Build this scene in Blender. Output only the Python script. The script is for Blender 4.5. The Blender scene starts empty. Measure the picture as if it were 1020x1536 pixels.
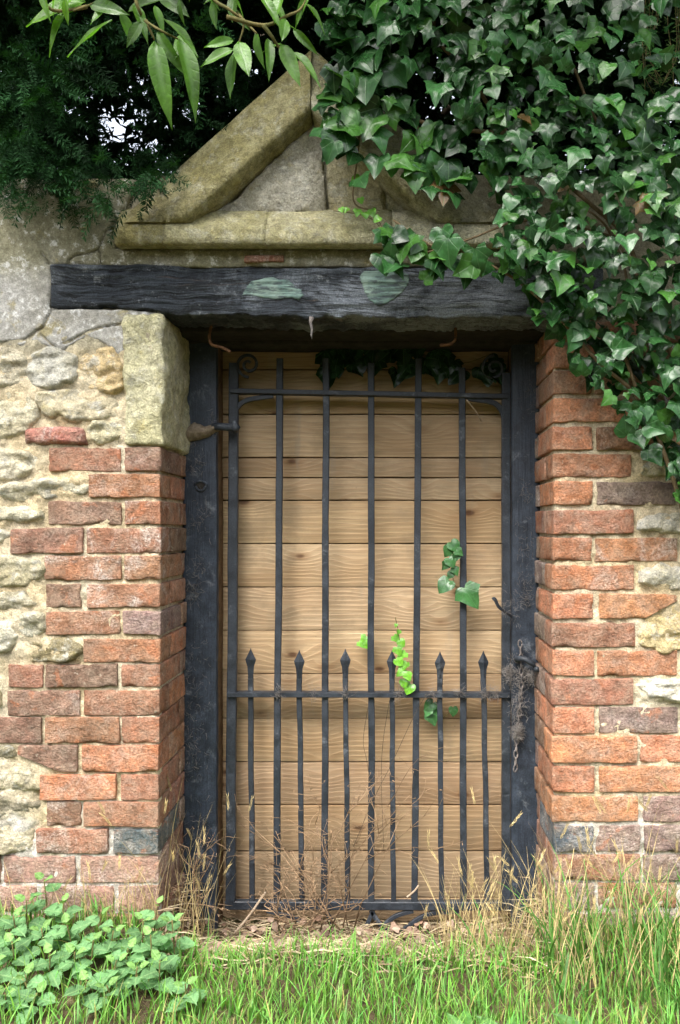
import bpy, math, random
import numpy as np
from mathutils import Vector, Matrix, noise as mn

scene = bpy.context.scene
# ------------------------------------------------------------------ camera, world, sun, exposure
D, F, CX, CZ, ZC = 2.2, 1190.0, 584.0, 790.0, 1.028      # camera distance, focal (px), principal point, eye height
cam_d = bpy.data.cameras.new('camera'); cam = bpy.data.objects.new('camera', cam_d)
scene.collection.objects.link(cam); scene.camera = cam
cam.location = (0, -D, ZC); cam.rotation_euler = (math.pi/2, 0, 0)
cam_d.sensor_fit = 'VERTICAL'; cam_d.sensor_height = 36; cam_d.lens = F/1536*36
cam_d.shift_x = -74/1536; cam_d.shift_y = 22/1536
cam_d.clip_start = 0.02; cam_d.clip_end = 500

SUN_EL, SUN_AZ = math.radians(57), math.radians(205)     # azimuth from +Y clockwise: behind the camera, a little left
wd = bpy.data.worlds.new('World'); scene.world = wd; wd.use_nodes = True
nt = wd.node_tree; nt.nodes.clear()
sky = nt.nodes.new('ShaderNodeTexSky'); sky.sky_type = 'NISHITA'; sky.sun_disc = False
sky.sun_elevation = SUN_EL; sky.sun_rotation = SUN_AZ; sky.dust_density = 4.0
hsv = nt.nodes.new('ShaderNodeHueSaturation'); hsv.inputs['Saturation'].default_value = 0.38
bg = nt.nodes.new('ShaderNodeBackground'); bg.inputs['Strength'].default_value = 0.15
wo = nt.nodes.new('ShaderNodeOutputWorld')
nt.links.new(sky.outputs[0], hsv.inputs['Color']); nt.links.new(hsv.outputs[0], bg.inputs['Color']); nt.links.new(bg.outputs[0], wo.inputs[0])
sd = bpy.data.lights.new('sun', 'SUN'); sd.energy = 1.5; sd.angle = math.radians(40); sd.color = (1, 0.96, 0.9)
sun = bpy.data.objects.new('sun', sd); scene.collection.objects.link(sun)
sdir = Vector((math.sin(SUN_AZ)*math.cos(SUN_EL), math.cos(SUN_AZ)*math.cos(SUN_EL), math.sin(SUN_EL)))
sun.rotation_euler = (-sdir).to_track_quat('-Z', 'Y').to_euler(); sun.location = (-2, -6, 8)
vs = scene.view_settings
vs.view_transform = 'Standard'; vs.look = 'None'; vs.gamma = 1; vs.use_curve_mapping = False; vs.exposure = 1.86
scene.cycles.max_bounces = 6; scene.cycles.diffuse_bounces = 4; scene.cycles.glossy_bounces = 2; scene.cycles.transmission_bounces = 3

# ------------------------------------------------------------------ helpers
R = random.Random(7); RN = np.random.default_rng(11)
LINK = scene.collection.objects.link
def W(px, py, Y=0.0):
    s = (D+Y)/F
    return Vector(((px-CX)*s, Y, ZC+(CZ-py)*s))
def nz(x, y, z): return mn.noise(Vector((x, y, z)))
def fbm(x, y, z, o=3):
    return mn.fractal(Vector((x, y, z)), 0.9, 2.0, o)
def smooth(a, b, x):
    t = min(1, max(0, (x-a)/(b-a))) if b != a else float(x > a)
    return t*t*(3-2*t)
def thing(name, label, cat, group=None, loc=(0, 0, 0)):
    o = bpy.data.objects.new(name, None); LINK(o); o.location = loc; o.empty_display_size = .05
    o['label'] = label; o['category'] = cat
    if group: o['group'] = group
    return o
def addo(name, me, mat=None, parent=None, color=None, label=None, kind=None, cat=None):
    if mat is not None and not me.materials:
        for m in (mat if isinstance(mat, (list, tuple)) else [mat]): me.materials.append(m)
    o = bpy.data.objects.new(name, me); LINK(o)
    if parent is not None:
        o.parent = parent; o.matrix_parent_inverse = Matrix.Translation(parent.location).inverted() if parent.type == 'EMPTY' else Matrix()
    if color: o.color = color
    if label: o['label'] = label
    if kind: o['kind'] = kind
    if cat: o['category'] = cat
    return o
def pyd(name, v, f, smoothed=True):
    me = bpy.data.meshes.new(name); me.from_pydata([tuple(a) for a in v], [], f); me.update()
    if smoothed: me.polygons.foreach_set('use_smooth', [True]*len(me.polygons))
    return me
def arrays_mesh(name, V, T, cols=None, uv=None, smoothed=True):
    me = bpy.data.meshes.new(name); n, m = len(V), len(T)
    me.vertices.add(n); me.vertices.foreach_set('co', np.asarray(V, np.float32).ravel())
    me.loops.add(3*m); me.loops.foreach_set('vertex_index', np.asarray(T, np.int32).ravel())
    me.polygons.add(m); me.polygons.foreach_set('loop_start', np.arange(0, 3*m, 3, dtype=np.int32))
    me.polygons.foreach_set('loop_total', np.full(m, 3, np.int32))
    if smoothed: me.polygons.foreach_set('use_smooth', np.ones(m, bool))
    if cols is not None:
        a = me.color_attributes.new('col', 'FLOAT_COLOR', 'POINT')
        c = np.ones((n, 4), np.float32); c[:, :3] = cols; a.data.foreach_set('color', c.ravel())
    if uv is not None:
        u = me.uv_layers.new(name='UVMap'); u.data.foreach_set('uv', np.asarray(uv, np.float32)[np.asarray(T).ravel()].ravel())
    me.update(calc_edges=True); return me
class Soup:
    """many small pieces gathered in one mesh (for what nobody could count)"""
    def __init__(s): s.v, s.t, s.c, s.u, s.n = [], [], [], [], 0
    def add(s, V, T, col, uv=None):
        V = np.asarray(V, float); k = len(V)
        s.v.append(V); s.t.append(np.asarray(T)+s.n); s.c.append(np.tile(np.asarray(col, float), (k, 1)) if np.ndim(col) == 1 else col)
        s.u.append(np.zeros((k, 2)) if uv is None else np.asarray(uv)); s.n += k
    def many(s, TV, TT, M, L, C, uv=None):
        TV = np.asarray(TV, float); TT = np.asarray(TT); k = len(M)
        V = np.einsum('kij,nj->kni', M, TV)+np.asarray(L)[:, None, :]
        n = len(TV); T = (TT[None]+(np.arange(k)*n)[:, None, None])
        s.v.append(V.reshape(-1, 3)); s.t.append(T.reshape(-1, 3)+s.n); s.c.append(np.repeat(np.asarray(C), n, 0))
        s.u.append(np.zeros((k*n, 2)) if uv is None else np.tile(np.asarray(uv), (k, 1))); s.n += k*n
    def mesh(s, name, smoothed=True):
        return arrays_mesh(name, np.concatenate(s.v), np.concatenate(s.t), np.concatenate(s.c), np.concatenate(s.u), smoothed)
def frames(tip, nrm):
    """rotation matrices whose local y is tip and local z is near nrm (arrays k,3)"""
    y = tip/np.linalg.norm(tip, axis=1)[:, None]
    x = np.cross(y, nrm); x /= np.linalg.norm(x, axis=1)[:, None]+1e-9
    z = np.cross(x, y)
    return np.stack([x, y, z], 2)
def tube_arr(pts, rad, k=4):
    """tapered tube through pts; rad number or list"""
    P = [Vector(p) for p in pts]; n = len(P); rad = [rad]*n if not hasattr(rad, '__len__') else rad
    V, T = [], []; up = Vector((0.13, 0.21, 1)).normalized()
    for i, p in enumerate(P):
        d = (P[min(i+1, n-1)]-P[max(i-1, 0)]).normalized()
        a = d.cross(up)
        if a.length < 1e-3: a = d.cross(Vector((1, 0, 0)))
        a.normalize(); b = d.cross(a)
        for j in range(k):
            t = 2*math.pi*j/k; V.append(p+(a*math.cos(t)+b*math.sin(t))*rad[i])
    for i in range(n-1):
        for j in range(k):
            a, b = i*k+j, i*k+(j+1) % k; T += [(a, b, b+k), (a, b+k, a+k)]
    for j in range(1, k-1): T += [(0, j+1, j), ((n-1)*k, (n-1)*k+j, (n-1)*k+j+1)]
    return np.array([tuple(v) for v in V]), np.array(T)
def tube(name, pts, rad, mat, parent, k=8, **kw):
    V, T = tube_arr(pts, rad, k); return addo(name, arrays_mesh(name, V, T), mat, parent, **kw)
def curve(pts, n=8):
    """Catmull-Rom through pts"""
    P = [Vector(p) for p in pts]; P = [2*P[0]-P[1]]+P+[2*P[-1]-P[-2]]; out = []
    for i in range(1, len(P)-2):
        for k in range(n):
            t = k/n; a, b, c, d = P[i-1:i+3]
            out.append(.5*((2*b)+(c-a)*t+(2*a-5*b+4*c-d)*t*t+(3*b-a-3*c+d)*t**3))
    return out+[P[-2]]
def rbox(name, x0, x1, y0, y1, z0, z1, r, nx=2, ny=2, nz_=2, fn=None, mat=None, parent=None, **kw):
    """box with rounded edges; fn(p, n) -> p moves each surface point"""
    def ax(a, b, n): return [a, a+.4*r]+list(np.linspace(a+r, b-r, max(2, n)))+[b-.4*r, b]
    A = [ax(x0, x1, nx), ax(y0, y1, ny), ax(z0, z1, nz_)]; lo = Vector((x0+r, y0+r, z0+r)); hi = Vector((x1-r, y1-r, z1-r))
    V, idx, Fc = [], {}, []
    def vid(i, j, k):
        key = (i, j, k)
        if key not in idx:
            p = Vector((A[0][i], A[1][j], A[2][k])); c = Vector([min(max(p[q], lo[q]), hi[q]) for q in range(3)])
            n = (p-c)
            n = n.normalized() if n.length > 1e-9 else Vector((0, -1, 0))
            p = c+n*r
            if fn: p = fn(p, n)
            idx[key] = len(V); V.append(p)
        return idx[key]
    L = [len(a)-1 for a in A]
    for j in range(L[1]):
        for k in range(L[2]):
            Fc.append((vid(0, j, k), vid(0, j, k+1), vid(0, j+1, k+1), vid(0, j+1, k)))
            Fc.append((vid(L[0], j, k), vid(L[0], j+1, k), vid(L[0], j+1, k+1), vid(L[0], j, k+1)))
    for i in range(L[0]):
        for k in range(L[2]):
            Fc.append((vid(i, 0, k), vid(i+1, 0, k), vid(i+1, 0, k+1), vid(i, 0, k+1)))
            Fc.append((vid(i, L[1], k), vid(i, L[1], k+1), vid(i+1, L[1], k+1), vid(i+1, L[1], k)))
        for j in range(L[1]):
            Fc.append((vid(i, j, 0), vid(i, j+1, 0), vid(i+1, j+1, 0), vid(i+1, j, 0)))
            Fc.append((vid(i, j, L[2]), vid(i+1, j, L[2]), vid(i+1, j+1, L[2]), vid(i, j+1, L[2])))
    return addo(name, pyd(name, V, Fc), mat, parent, **kw)
def polyjit(poly, step, amp, seed):
    """resample a polygon (world x,z) to about `step` and roughen it"""
    P = np.array(poly, float); out = []
    for i in range(len(P)):
        a, b = P[i], P[(i+1) % len(P)]; L = np.linalg.norm(b-a); n = max(1, int(L/step))
        for k in range(n):
            q = a+(b-a)*k/n
            out.append((q[0]+amp*(nz(q[0]*28, q[1]*28, seed)+.6*nz(q[0]*80, q[1]*80, seed+3)), q[1]+amp*(nz(q[0]*28, q[1]*28, seed+9)+.6*nz(q[0]*80, q[1]*80, seed+13))))
    return np.array(out)
def sheet(name, poly_px, Y, res, h, mat, parent, back=.03, edge=.006, ew=.015, jit=.004, seed=0, world=False, cracks=(), cw=.003, cd=.012, round_poly=0, **kw):
    """a slab of stone or plaster: outline poly, front face a height field h(x,z) (negative = towards the viewer)"""
    P = np.array([(W(a, b, Y).x, W(a, b, Y).z) for a, b in poly_px] if not world else poly_px, float)
    for _ in range(round_poly):
        P = np.concatenate([np.stack([.75*P+.25*np.roll(P, -1, 0), .25*P+.75*np.roll(P, -1, 0)], 1)]).reshape(-1, 2)
    P = polyjit(P, max(res*2, .012), jit, seed+.5)
    x0, z0 = P.min(0)-res; x1, z1 = P.max(0)+res
    nx, nz_ = int((x1-x0)/res)+2, int((z1-z0)/res)+2
    X, Z = np.meshgrid(x0+np.arange(nx)*res, z0+np.arange(nz_)*res); Q = np.stack([X.ravel(), Z.ravel()], 1)
    A, B = P, np.roll(P, -1, 0)
    best = np.full(len(Q), 9.); near = np.zeros_like(Q); ins = np.zeros(len(Q), bool)
    for a, b in zip(A, B):
        ab = b-a; t = np.clip(((Q-a)@ab)/(ab@ab+1e-12), 0, 1); n = a+t[:, None]*ab; d = np.linalg.norm(Q-n, axis=1)
        m = d < best; best[m] = d[m]; near[m] = n[m]
        c = ((a[1] > Q[:, 1]) != (b[1] > Q[:, 1]))
        with np.errstate(divide='ignore', invalid='ignore'):
            c &= Q[:, 0] < (b[0]-a[0])*(Q[:, 1]-a[1])/(b[1]-a[1]+1e-15)+a[0]
        ins ^= c
    snap = (~ins & (best < res*.75)) | (ins & (best < res*.3)); Q[snap] = near[snap]; best[snap] = 0; keep = ins | snap
    ck = np.full(len(Q), 9.)
    for cr in cracks:
        C = np.array([(W(a, b, Y).x, W(a, b, Y).z) for a, b in cr])
        C = np.array([(p.x, p.z) for p in curve([(c[0], 0, c[1]) for c in C], 6)])
        C += np.array([[.004*nz(c[0]*60, c[1]*60, 5), .004*nz(c[0]*60, c[1]*60, 8)] for c in C])
        for a, b in zip(C[:-1], C[1:]):
            ab = b-a; t = np.clip(((Q-a)@ab)/(ab@ab+1e-12), 0, 1); ck = np.minimum(ck, np.linalg.norm(Q-a-t[:, None]*ab, axis=1))
    ids = np.full(len(Q), -1); V = []; Fc = []
    G = np.arange(nx*nz_).reshape(nz_, nx)
    q = np.stack([G[:-1, :-1], G[:-1, 1:], G[1:, 1:], G[1:, :-1]], 2).reshape(-1, 4); q = q[keep[q].all(1)]
    used = np.unique(q); ids[used] = np.arange(len(used))
    for i in used:
        x, z = Q[i]; e = max(0, 1-best[i]/ew)
        y = Y+h(x, z, best[i])+edge*e*e
        if ck[i] < cw*2.2: y += cd*max(0, 1-ck[i]/(cw*2.2))
        V.append((x, y, z))
    q = ids[q]; Fc = [tuple(a) for a in q.tolist()]
    from collections import Counter
    ec = Counter(); ed = {}
    for f in Fc:
        for a, b in zip(f, f[1:]+f[:1]):
            k = (min(a, b), max(a, b)); ec[k] += 1; ed[k] = (a, b)
    bm = {}
    def bid(i):
        if i not in bm: bm[i] = len(V); V.append((V[i][0], max(V[i][1]+.002, Y+back), V[i][2]))
        return bm[i]
    for k, c in ec.items():
        if c == 1:
            a, b = ed[k]; Fc.append((b, a, bid(a), bid(b)))
    return addo(name, pyd(name, V, Fc), mat, parent, **kw)

# ------------------------------------------------------------------ materials
class N:
    def __init__(s, name, clear=True):
        s.m = bpy.data.materials.new(name); s.m.use_nodes = True; s.t = s.m.node_tree; s.t.nodes.clear()
        s.out = s.n('OutputMaterial'); s.pos = s.n('NewGeometry').outputs['Position']
    def n(s, t): return s.t.nodes.new('ShaderNode'+t)
    def l(s, a, b): s.t.links.new(a, b)
    def put(s, inp, v):
        if isinstance(v, bpy.types.NodeSocket): s.l(v, inp)
        elif inp.type == 'RGBA' and not hasattr(v, '__len__'): inp.default_value = (v, v, v, 1)
        elif inp.type == 'RGBA': inp.default_value = (*v[:3], 1)
        else: inp.default_value = v
    def scale(s, v, sc, off=(0, 0, 0)):
        m = s.n('Mapping'); s.l(v, m.inputs['Vector']); m.inputs['Scale'].default_value = sc; m.inputs['Location'].default_value = off; return m.outputs[0]
    def noise(s, scale, detail=4, vec=None, rough=.55, dist=0):
        x = s.n('TexNoise'); x.inputs['Scale'].default_value = scale; x.inputs['Detail'].default_value = detail; x.inputs['Roughness'].default_value = rough; x.inputs['Distortion'].default_value = dist
        s.l(vec if vec is not None else s.pos, x.inputs['Vector']); return x.outputs['Fac']
    def vor(s, scale, vec=None, feat='F1', out='Distance'):
        x = s.n('TexVoronoi'); x.feature = feat; x.inputs['Scale'].default_value = scale; s.l(vec if vec is not None else s.pos, x.inputs['Vector']); return x.outputs[out]
    def ss(s, v, a, b, lo=0., hi=1.):
        x = s.n('MapRange'); x.interpolation_type = 'SMOOTHSTEP'; s.put(x.inputs[0], v); x.inputs[1].default_value = a; x.inputs[2].default_value = b; x.inputs[3].default_value = lo; x.inputs[4].default_value = hi; return x.outputs[0]
    def math(s, op, a, b=0.):
        x = s.n('Math'); x.operation = op; s.put(x.inputs[0], a); s.put(x.inputs[1], b); return x.outputs[0]
    def mix(s, f, a, b, mode='MIX'):
        x = s.n('Mix'); x.data_type = 'RGBA'; x.blend_type = mode; s.put(x.inputs[0], f); s.put(x.inputs[6], a); s.put(x.inputs[7], b); return x.outputs[2]
    def mul(s, c, lo, hi, f):          # multiply colour c by lo..hi following f
        return s.mix(1., c, s.ss(f, .25, .75, lo, hi), 'MULTIPLY')
    def sep(s, v):
        x = s.n('SeparateXYZ'); s.l(v, x.inputs[0]); return x.outputs
    def objinfo(s): return s.n('ObjectInfo').outputs
    def attr(s): x = s.n('Attribute'); x.attribute_name = 'col'; return x.outputs['Color']
    def uv(s): return s.n('UVMap').outputs[0]
    def bump(s, h, dist=.003, strength=.8, prev=None):
        x = s.n('Bump'); s.l(h, x.inputs['Height']); x.inputs['Distance'].default_value = dist; x.inputs['Strength'].default_value = strength
        if prev is not None: s.l(prev, x.inputs['Normal'])
        return x.outputs[0]
    def bsdf(s, col, rough=.9, spec=.3, nrm=None, metal=0., trans=0., tcol=None):
        p = s.n('BsdfPrincipled'); s.put(p.inputs['Base Color'], col); s.put(p.inputs['Roughness'], rough); s.put(p.inputs['Specular IOR Level'], spec); s.put(p.inputs['Metallic'], metal)
        if nrm is not None: s.l(nrm, p.inputs['Normal'])
        o = p.outputs[0]
        if trans:
            t = s.n('BsdfTranslucent'); s.put(t.inputs['Color'], tcol if tcol is not None else col)
            mx = s.n('MixShader'); mx.inputs[0].default_value = trans; s.l(o, mx.inputs[1]); s.l(t.outputs[0], mx.inputs[2]); o = mx.outputs[0]
        s.l(o, s.out.inputs[0]); return s.m

def m_brick():
    n = N('brick_clay'); oi = n.objinfo(); c = oi['Color']
    off = n.n('VectorMath'); off.operation = 'ADD'; n.l(n.pos, off.inputs[0])
    rv = n.n('CombineXYZ'); n.l(n.math('MULTIPLY', oi['Random'], 40), rv.inputs[0]); n.l(rv.outputs[0], off.inputs[1]); v = off.outputs[0]
    big = n.noise(9, 4, v); med = n.noise(34, 5, v, .65); fine = n.noise(170, 4, v, .75)
    c = n.mul(c, .66, 1.30, big); c = n.mul(c, .66, 1.3, med)
    c = n.mix(n.ss(n.noise(19, 6, v, .75), .36, .70, 0, .55), c, (.45, .35, .26))                # dust and lime film
    c = n.mix(n.ss(n.noise(14, 5, v, .7, .6), .57, .66, 0, .55), c, (.50, .185, .085))            # fresher orange faces
    c = n.mix(n.ss(n.noise(22, 5, v, .7), .60, .72, 0, .6), c, (.10, .058, .045))                # sooty patches
    eff = n.math('MULTIPLY', n.ss(n.noise(11, 6, v, .68, .8), .46, .66), oi['Alpha'])
    eff = n.math('MULTIPLY', eff, n.ss(fine, .3, .62))
    c = n.mix(eff, c, (.70, .64, .58))                                                         # lime bloom
    c = n.mix(n.ss(n.noise(75, 3, v), .66, .74, 0, .5), c, (.62, .54, .42))                     # mortar smears
    c = n.mul(c, .58, 1.28, fine)
    c = n.mix(n.ss(n.noise(260, 2, v), .68, .74, 0, .7), c, (.06, .04, .035))
    st = n.noise(1, 5, n.scale(v, (48, 60, 85)), .7, 1.4)
    h = n.math('ADD', n.math('MULTIPLY', fine, .7), n.math('ADD', n.math('MULTIPLY', st, 1.2), n.math('MULTIPLY', med, 1.4)))
    return n.bsdf(c, .92, .15, n.bump(h, .007, 1.))
def m_mortar():
    n = N('lime_mortar'); z = n.sep(n.pos)[2]; x = n.sep(n.pos)[0]
    a = n.noise(5, 4); b = n.noise(45, 5, None, .7); f = n.noise(210, 4, None, .75)
    c = n.mix(n.ss(a, .35, .65), (.68, .55, .34), (.72, .63, .46))
    low = n.math('ADD', n.ss(z, .0, .5, 1, 0), n.math('MULTIPLY', n.math('SUBTRACT', n.noise(7, 3), .5), 1.6))
    c = n.mix(n.ss(low, .45, .8, 0, .85), c, (.70, .66, .60))                                  # newer grey lime pointing
    hi = n.math('ADD', n.ss(z, 1.35, 1.6), n.math('SUBTRACT', n.noise(6, 3), .5))
    c = n.mix(n.ss(hi, .5, .9, 0, .8), c, (.40, .37, .27))
    c = n.mul(c, .58, 1.2, b); c = n.mul(c, .62, 1.25, f)
    c = n.mix(n.ss(n.vor(90), .12, .05, 0, .6), c, (.28, .22, .15))
    c = n.mix(n.ss(n.noise(16, 5, None, .7), .62, .75, 0, .6), c, (.22, .17, .11))
    h = n.math('ADD', n.math('MULTIPLY', b, 1.3), n.math('MULTIPLY', f, .5))
    return n.bsdf(c, .97, .1, n.bump(h, .008, 1.))
def m_stone(name, c1, c2, lich=.5, dark=.5, pits=.6):
    n = N(name); oi = n.objinfo()
    a = n.noise(10, 5, None, .65); b = n.noise(42, 6, None, .7, .4); f = n.noise(200, 4, None, .75)
    c = n.mix(n.ss(a, .36, .64), c1, c2); c = n.mix(1., c, oi['Color'], 'MULTIPLY')
    c = n.mix(n.ss(n.noise(24, 6, None, .72), .50, .66, 0, lich), c, (.70, .69, .62))            # white lichen crust
    c = n.mix(n.ss(n.noise(13, 5, None, .7), .57, .70, 0, dark), c, (.13, .12, .085))           # grey-black algae
    c = n.mix(n.ss(n.noise(18, 5, n.scale(n.pos, (1, 1, 1), (3, 1, 7)), .7), .56, .72, 0, .6), c, (.46, .38, .14)) # ochre lichen
    c = n.mul(c, .55, 1.22, b); c = n.mul(c, .62, 1.25, f)
    c = n.mix(n.ss(n.noise(120, 3, None, .6), .64, .72, 0, pits), c, (.10, .085, .06))
    h = n.math('ADD', n.math('MULTIPLY', b, 1.6), n.math('ADD', n.math('MULTIPLY', f, .4), n.math('MULTIPLY', n.noise(110, 4, None, .7), .8)))
    return n.bsdf(c, .96, .12, n.bump(h, .009, 1.))
def m_plaster():
    n = N('weathered_render'); z = n.sep(n.pos)[2]
    a = n.noise(6, 5, None, .6); b = n.noise(60, 5, None, .7); f = n.noise(220, 4, None, .75)
    c = n.mix(n.ss(a, .35, .65), (.36, .345, .30), (.46, .45, .42))
    gz = n.math('ADD', n.ss(z, 1.56, 1.80), n.math('MULTIPLY', n.math('SUBTRACT', n.noise(5, 4), .5), 1.5))
    c = n.mix(n.ss(gz, .3, 1.1, 0, .8), c, (.27, .255, .15))                                    # green algae high up
    c = n.mix(n.ss(n.noise(9, 5, None, .7), .56, .68, 0, .7), c, (.36, .30, .12))
    c = n.mix(n.ss(n.noise(30, 6, None, .75), .54, .63, 0, .75), c, (.66, .66, .64))            # lichen
    c = n.mul(c, .62, 1.18, b); c = n.mul(c, .65, 1.2, f)
    h = n.math('ADD', n.math('MULTIPLY', b, 1.), n.math('MULTIPLY', f, .6))
    return n.bsdf(c, .97, .1, n.bump(h, .004, .9))
def m_board():
    n = N('softwood_board'); oi = n.objinfo()
    off = n.n('VectorMath'); off.operation = 'ADD'; n.l(n.pos, off.inputs[0]); rv = n.n('CombineXYZ')
    n.l(n.math('MULTIPLY', oi['Random'], 31), rv.inputs[0]); n.l(n.math('MULTIPLY', oi['Random'], 17), rv.inputs[2]); n.l(rv.outputs[0], off.inputs[1]); v = off.outputs[0]
    kv = n.scale(v, (4.2, .01, 9)); kd = n.vor(1, kv)                                            # knots
    kn = n.ss(kd, .05, .10, 1, 0); kh = n.ss(kd, .0, .55, 1, 0)
    wv = n.noise(1, 3, n.scale(v, (2.2, 1, 9)), .5)
    zz = n.sep(v)[2]; g = n.math('ADD', n.math('MULTIPLY', zz, 62), n.math('ADD', n.math('MULTIPLY', wv, 2.2), n.math('MULTIPLY', kh, 2.2)))
    ring = n.math('FRACT', g); ring = n.math('MULTIPLY', n.ss(ring, .0, .75), n.ss(ring, 1., .85))
    fine = n.noise(1, 4, n.scale(v, (9, 30, 420)), .65)
    tone = n.noise(1, 3, n.scale(v, (2.5, 1, 6)), .6)
    c = n.mix(n.ss(tone, .3, .7), (.42, .28, .155), (.56, .405, .245)); c = n.mix(1., c, oi['Color'], 'MULTIPLY')
    c = n.mix(n.math('MULTIPLY', ring, .30), c, (.30, .17, .075)); c = n.mul(c, .78, 1.16, fine)
    c = n.mix(n.math('MULTIPLY', n.ss(kd, .06, .22, 1, 0), .55), c, (.24, .12, .05)); c = n.mix(n.math('MULTIPLY', kn, .85), c, (.10, .045, .022))
    c = n.mix(n.ss(n.noise(1, 5, n.scale(n.pos, (6, 1, 9)), .72), .48, .70, 0, .55), c, (.27, .20, .12))
    c = n.mix(n.ss(n.noise(1, 4, n.scale(n.pos, (16, 1, 2.2), (1, 0, 4)), .65), .58, .72, 0, .35), c, (.30, .26, .20))    # weather stains
    c = n.mix(n.ss(n.noise(1, 4, n.scale(n.pos, (60, 1, 130), (2, 0, 5)), .6), .70, .76, 0, .6), c, (.12, .08, .05))
    low = n.math('ADD', n.ss(n.sep(n.pos)[2], -.2, .55, 1, 0), n.math('MULTIPLY', n.math('SUBTRACT', n.noise(6, 3), .5), .8))
    c = n.mix(n.ss(low, .3, 1.2, 0, .45), c, (.27, .20, .12))                                    # splashed soil
    return n.bsdf(c, .72, .25, n.bump(n.math('ADD', n.math('MULTIPLY', fine, .7), ring), .0012, .7))
def m_black(name, base, rough=.5, grain=True, dust=.5, chip=.3):
    n = N(name)
    g = n.noise(1, 5, n.scale(n.pos, (9, 30, 190) if grain == 'x' else ((150, 60, 7) if grain else (60, 60, 60))), .65)
    b = n.noise(22, 5, None, .65); f = n.noise(240, 3, None, .6)
    c = n.mix(n.ss(b, .3, .7), base, tuple(x*1.9 for x in base))
    c = n.mix(n.ss(n.noise(15, 6, None, .75, .5), .55, .72, 0, dust), c, (.20, .22, .24))         # dusty bloom, cobweb film
    c = n.mix(n.ss(n.noise(1, 5, n.scale(n.pos, (130, 60, 60)), .7), .70, .75, 0, chip), c, (.36, .33, .28))
    c = n.mul(c, .7, 1.3, f)
    r = n.ss(b, .3, .7, rough-.12, rough+.15)
    return n.bsdf(c, r, .4, n.bump(n.math('ADD', n.math('MULTIPLY', g, 1.4), n.math('MULTIPLY', f, .3)), .003 if grain else .0012, .8))
def m_lintel():
    n = N('tarred_oak')
    v = n.n('VectorMath'); v.operation = 'ADD'; n.l(n.pos, v.inputs[0])
    d = n.n('CombineXYZ'); n.l(n.math('MULTIPLY', n.noise(5, 3), .05), d.inputs[2]); n.l(d.outputs[0], v.inputs[1])
    g = n.noise(1, 6, n.scale(v.outputs[0], (7, 20, 150)), .7); g2 = n.noise(1, 4, n.scale(v.outputs[0], (3, 20, 60)), .6)
    f = n.noise(260, 3, None, .7); b = n.noise(8, 5, None, .65)
    c = n.mix(n.ss(g, .3, .7), (.012, .015, .020), (.058, .070, .086))
    x = n.sep(n.pos)[0]
    fl = n.math('ADD', n.noise(6, 6, n.scale(n.pos, (1, 1, 1.6), (.35, 0, .1)), .72, .5), n.ss(x, -.7, .1, -.07, .08))
    c = n.mix(n.ss(fl, .41, .64, 0, .9), c, (.20, .225, .255))                                       # cobweb film
    c = n.mix(n.ss(n.noise(26, 6, None, .75), .58, .70, 0, .8), c, (.30, .32, .34))
    c = n.mix(n.ss(g2, .66, .74, 0, .5), c, (.12, .075, .045)); c = n.mul(c, .55, 1.4, f)
    ckk = n.noise(1, 3, n.scale(v.outputs[0], (4, 20, 75), (3, 0, 2)), .6, .3); ck = n.ss(n.math('ABSOLUTE', n.math('SUBTRACT', ckk, .5)), .004, .022, 1, 0)
    c = n.mix(n.math('MULTIPLY', ck, .6), c, (.004, .004, .004)); g = n.math('SUBTRACT', g, n.math('MULTIPLY', ck, .8))
    return n.bsdf(c, .68, .3, n.bump(n.math('ADD', n.math('MULTIPLY', g, 1.6), n.math('ADD', g2, n.math('MULTIPLY', f, .3))), .007, 1.))
def m_green():
    n = N('flaked_green_paint'); g = n.noise(1, 5, n.scale(n.pos, (7, 20, 170)), .7)
    c = n.mix(n.ss(n.noise(20, 5), .35, .65), (.14, .22, .195), (.25, .34, .29)); c = n.mul(c, .55, 1.25, g)
    c = n.mix(n.ss(n.noise(1, 5, n.scale(n.pos, (22, 20, 90)), .7), .45, .60, 0, .85), c, (.05, .06, .07))
    return n.bsdf(c, .8, .2, n.bump(g, .004, 1.))
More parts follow.
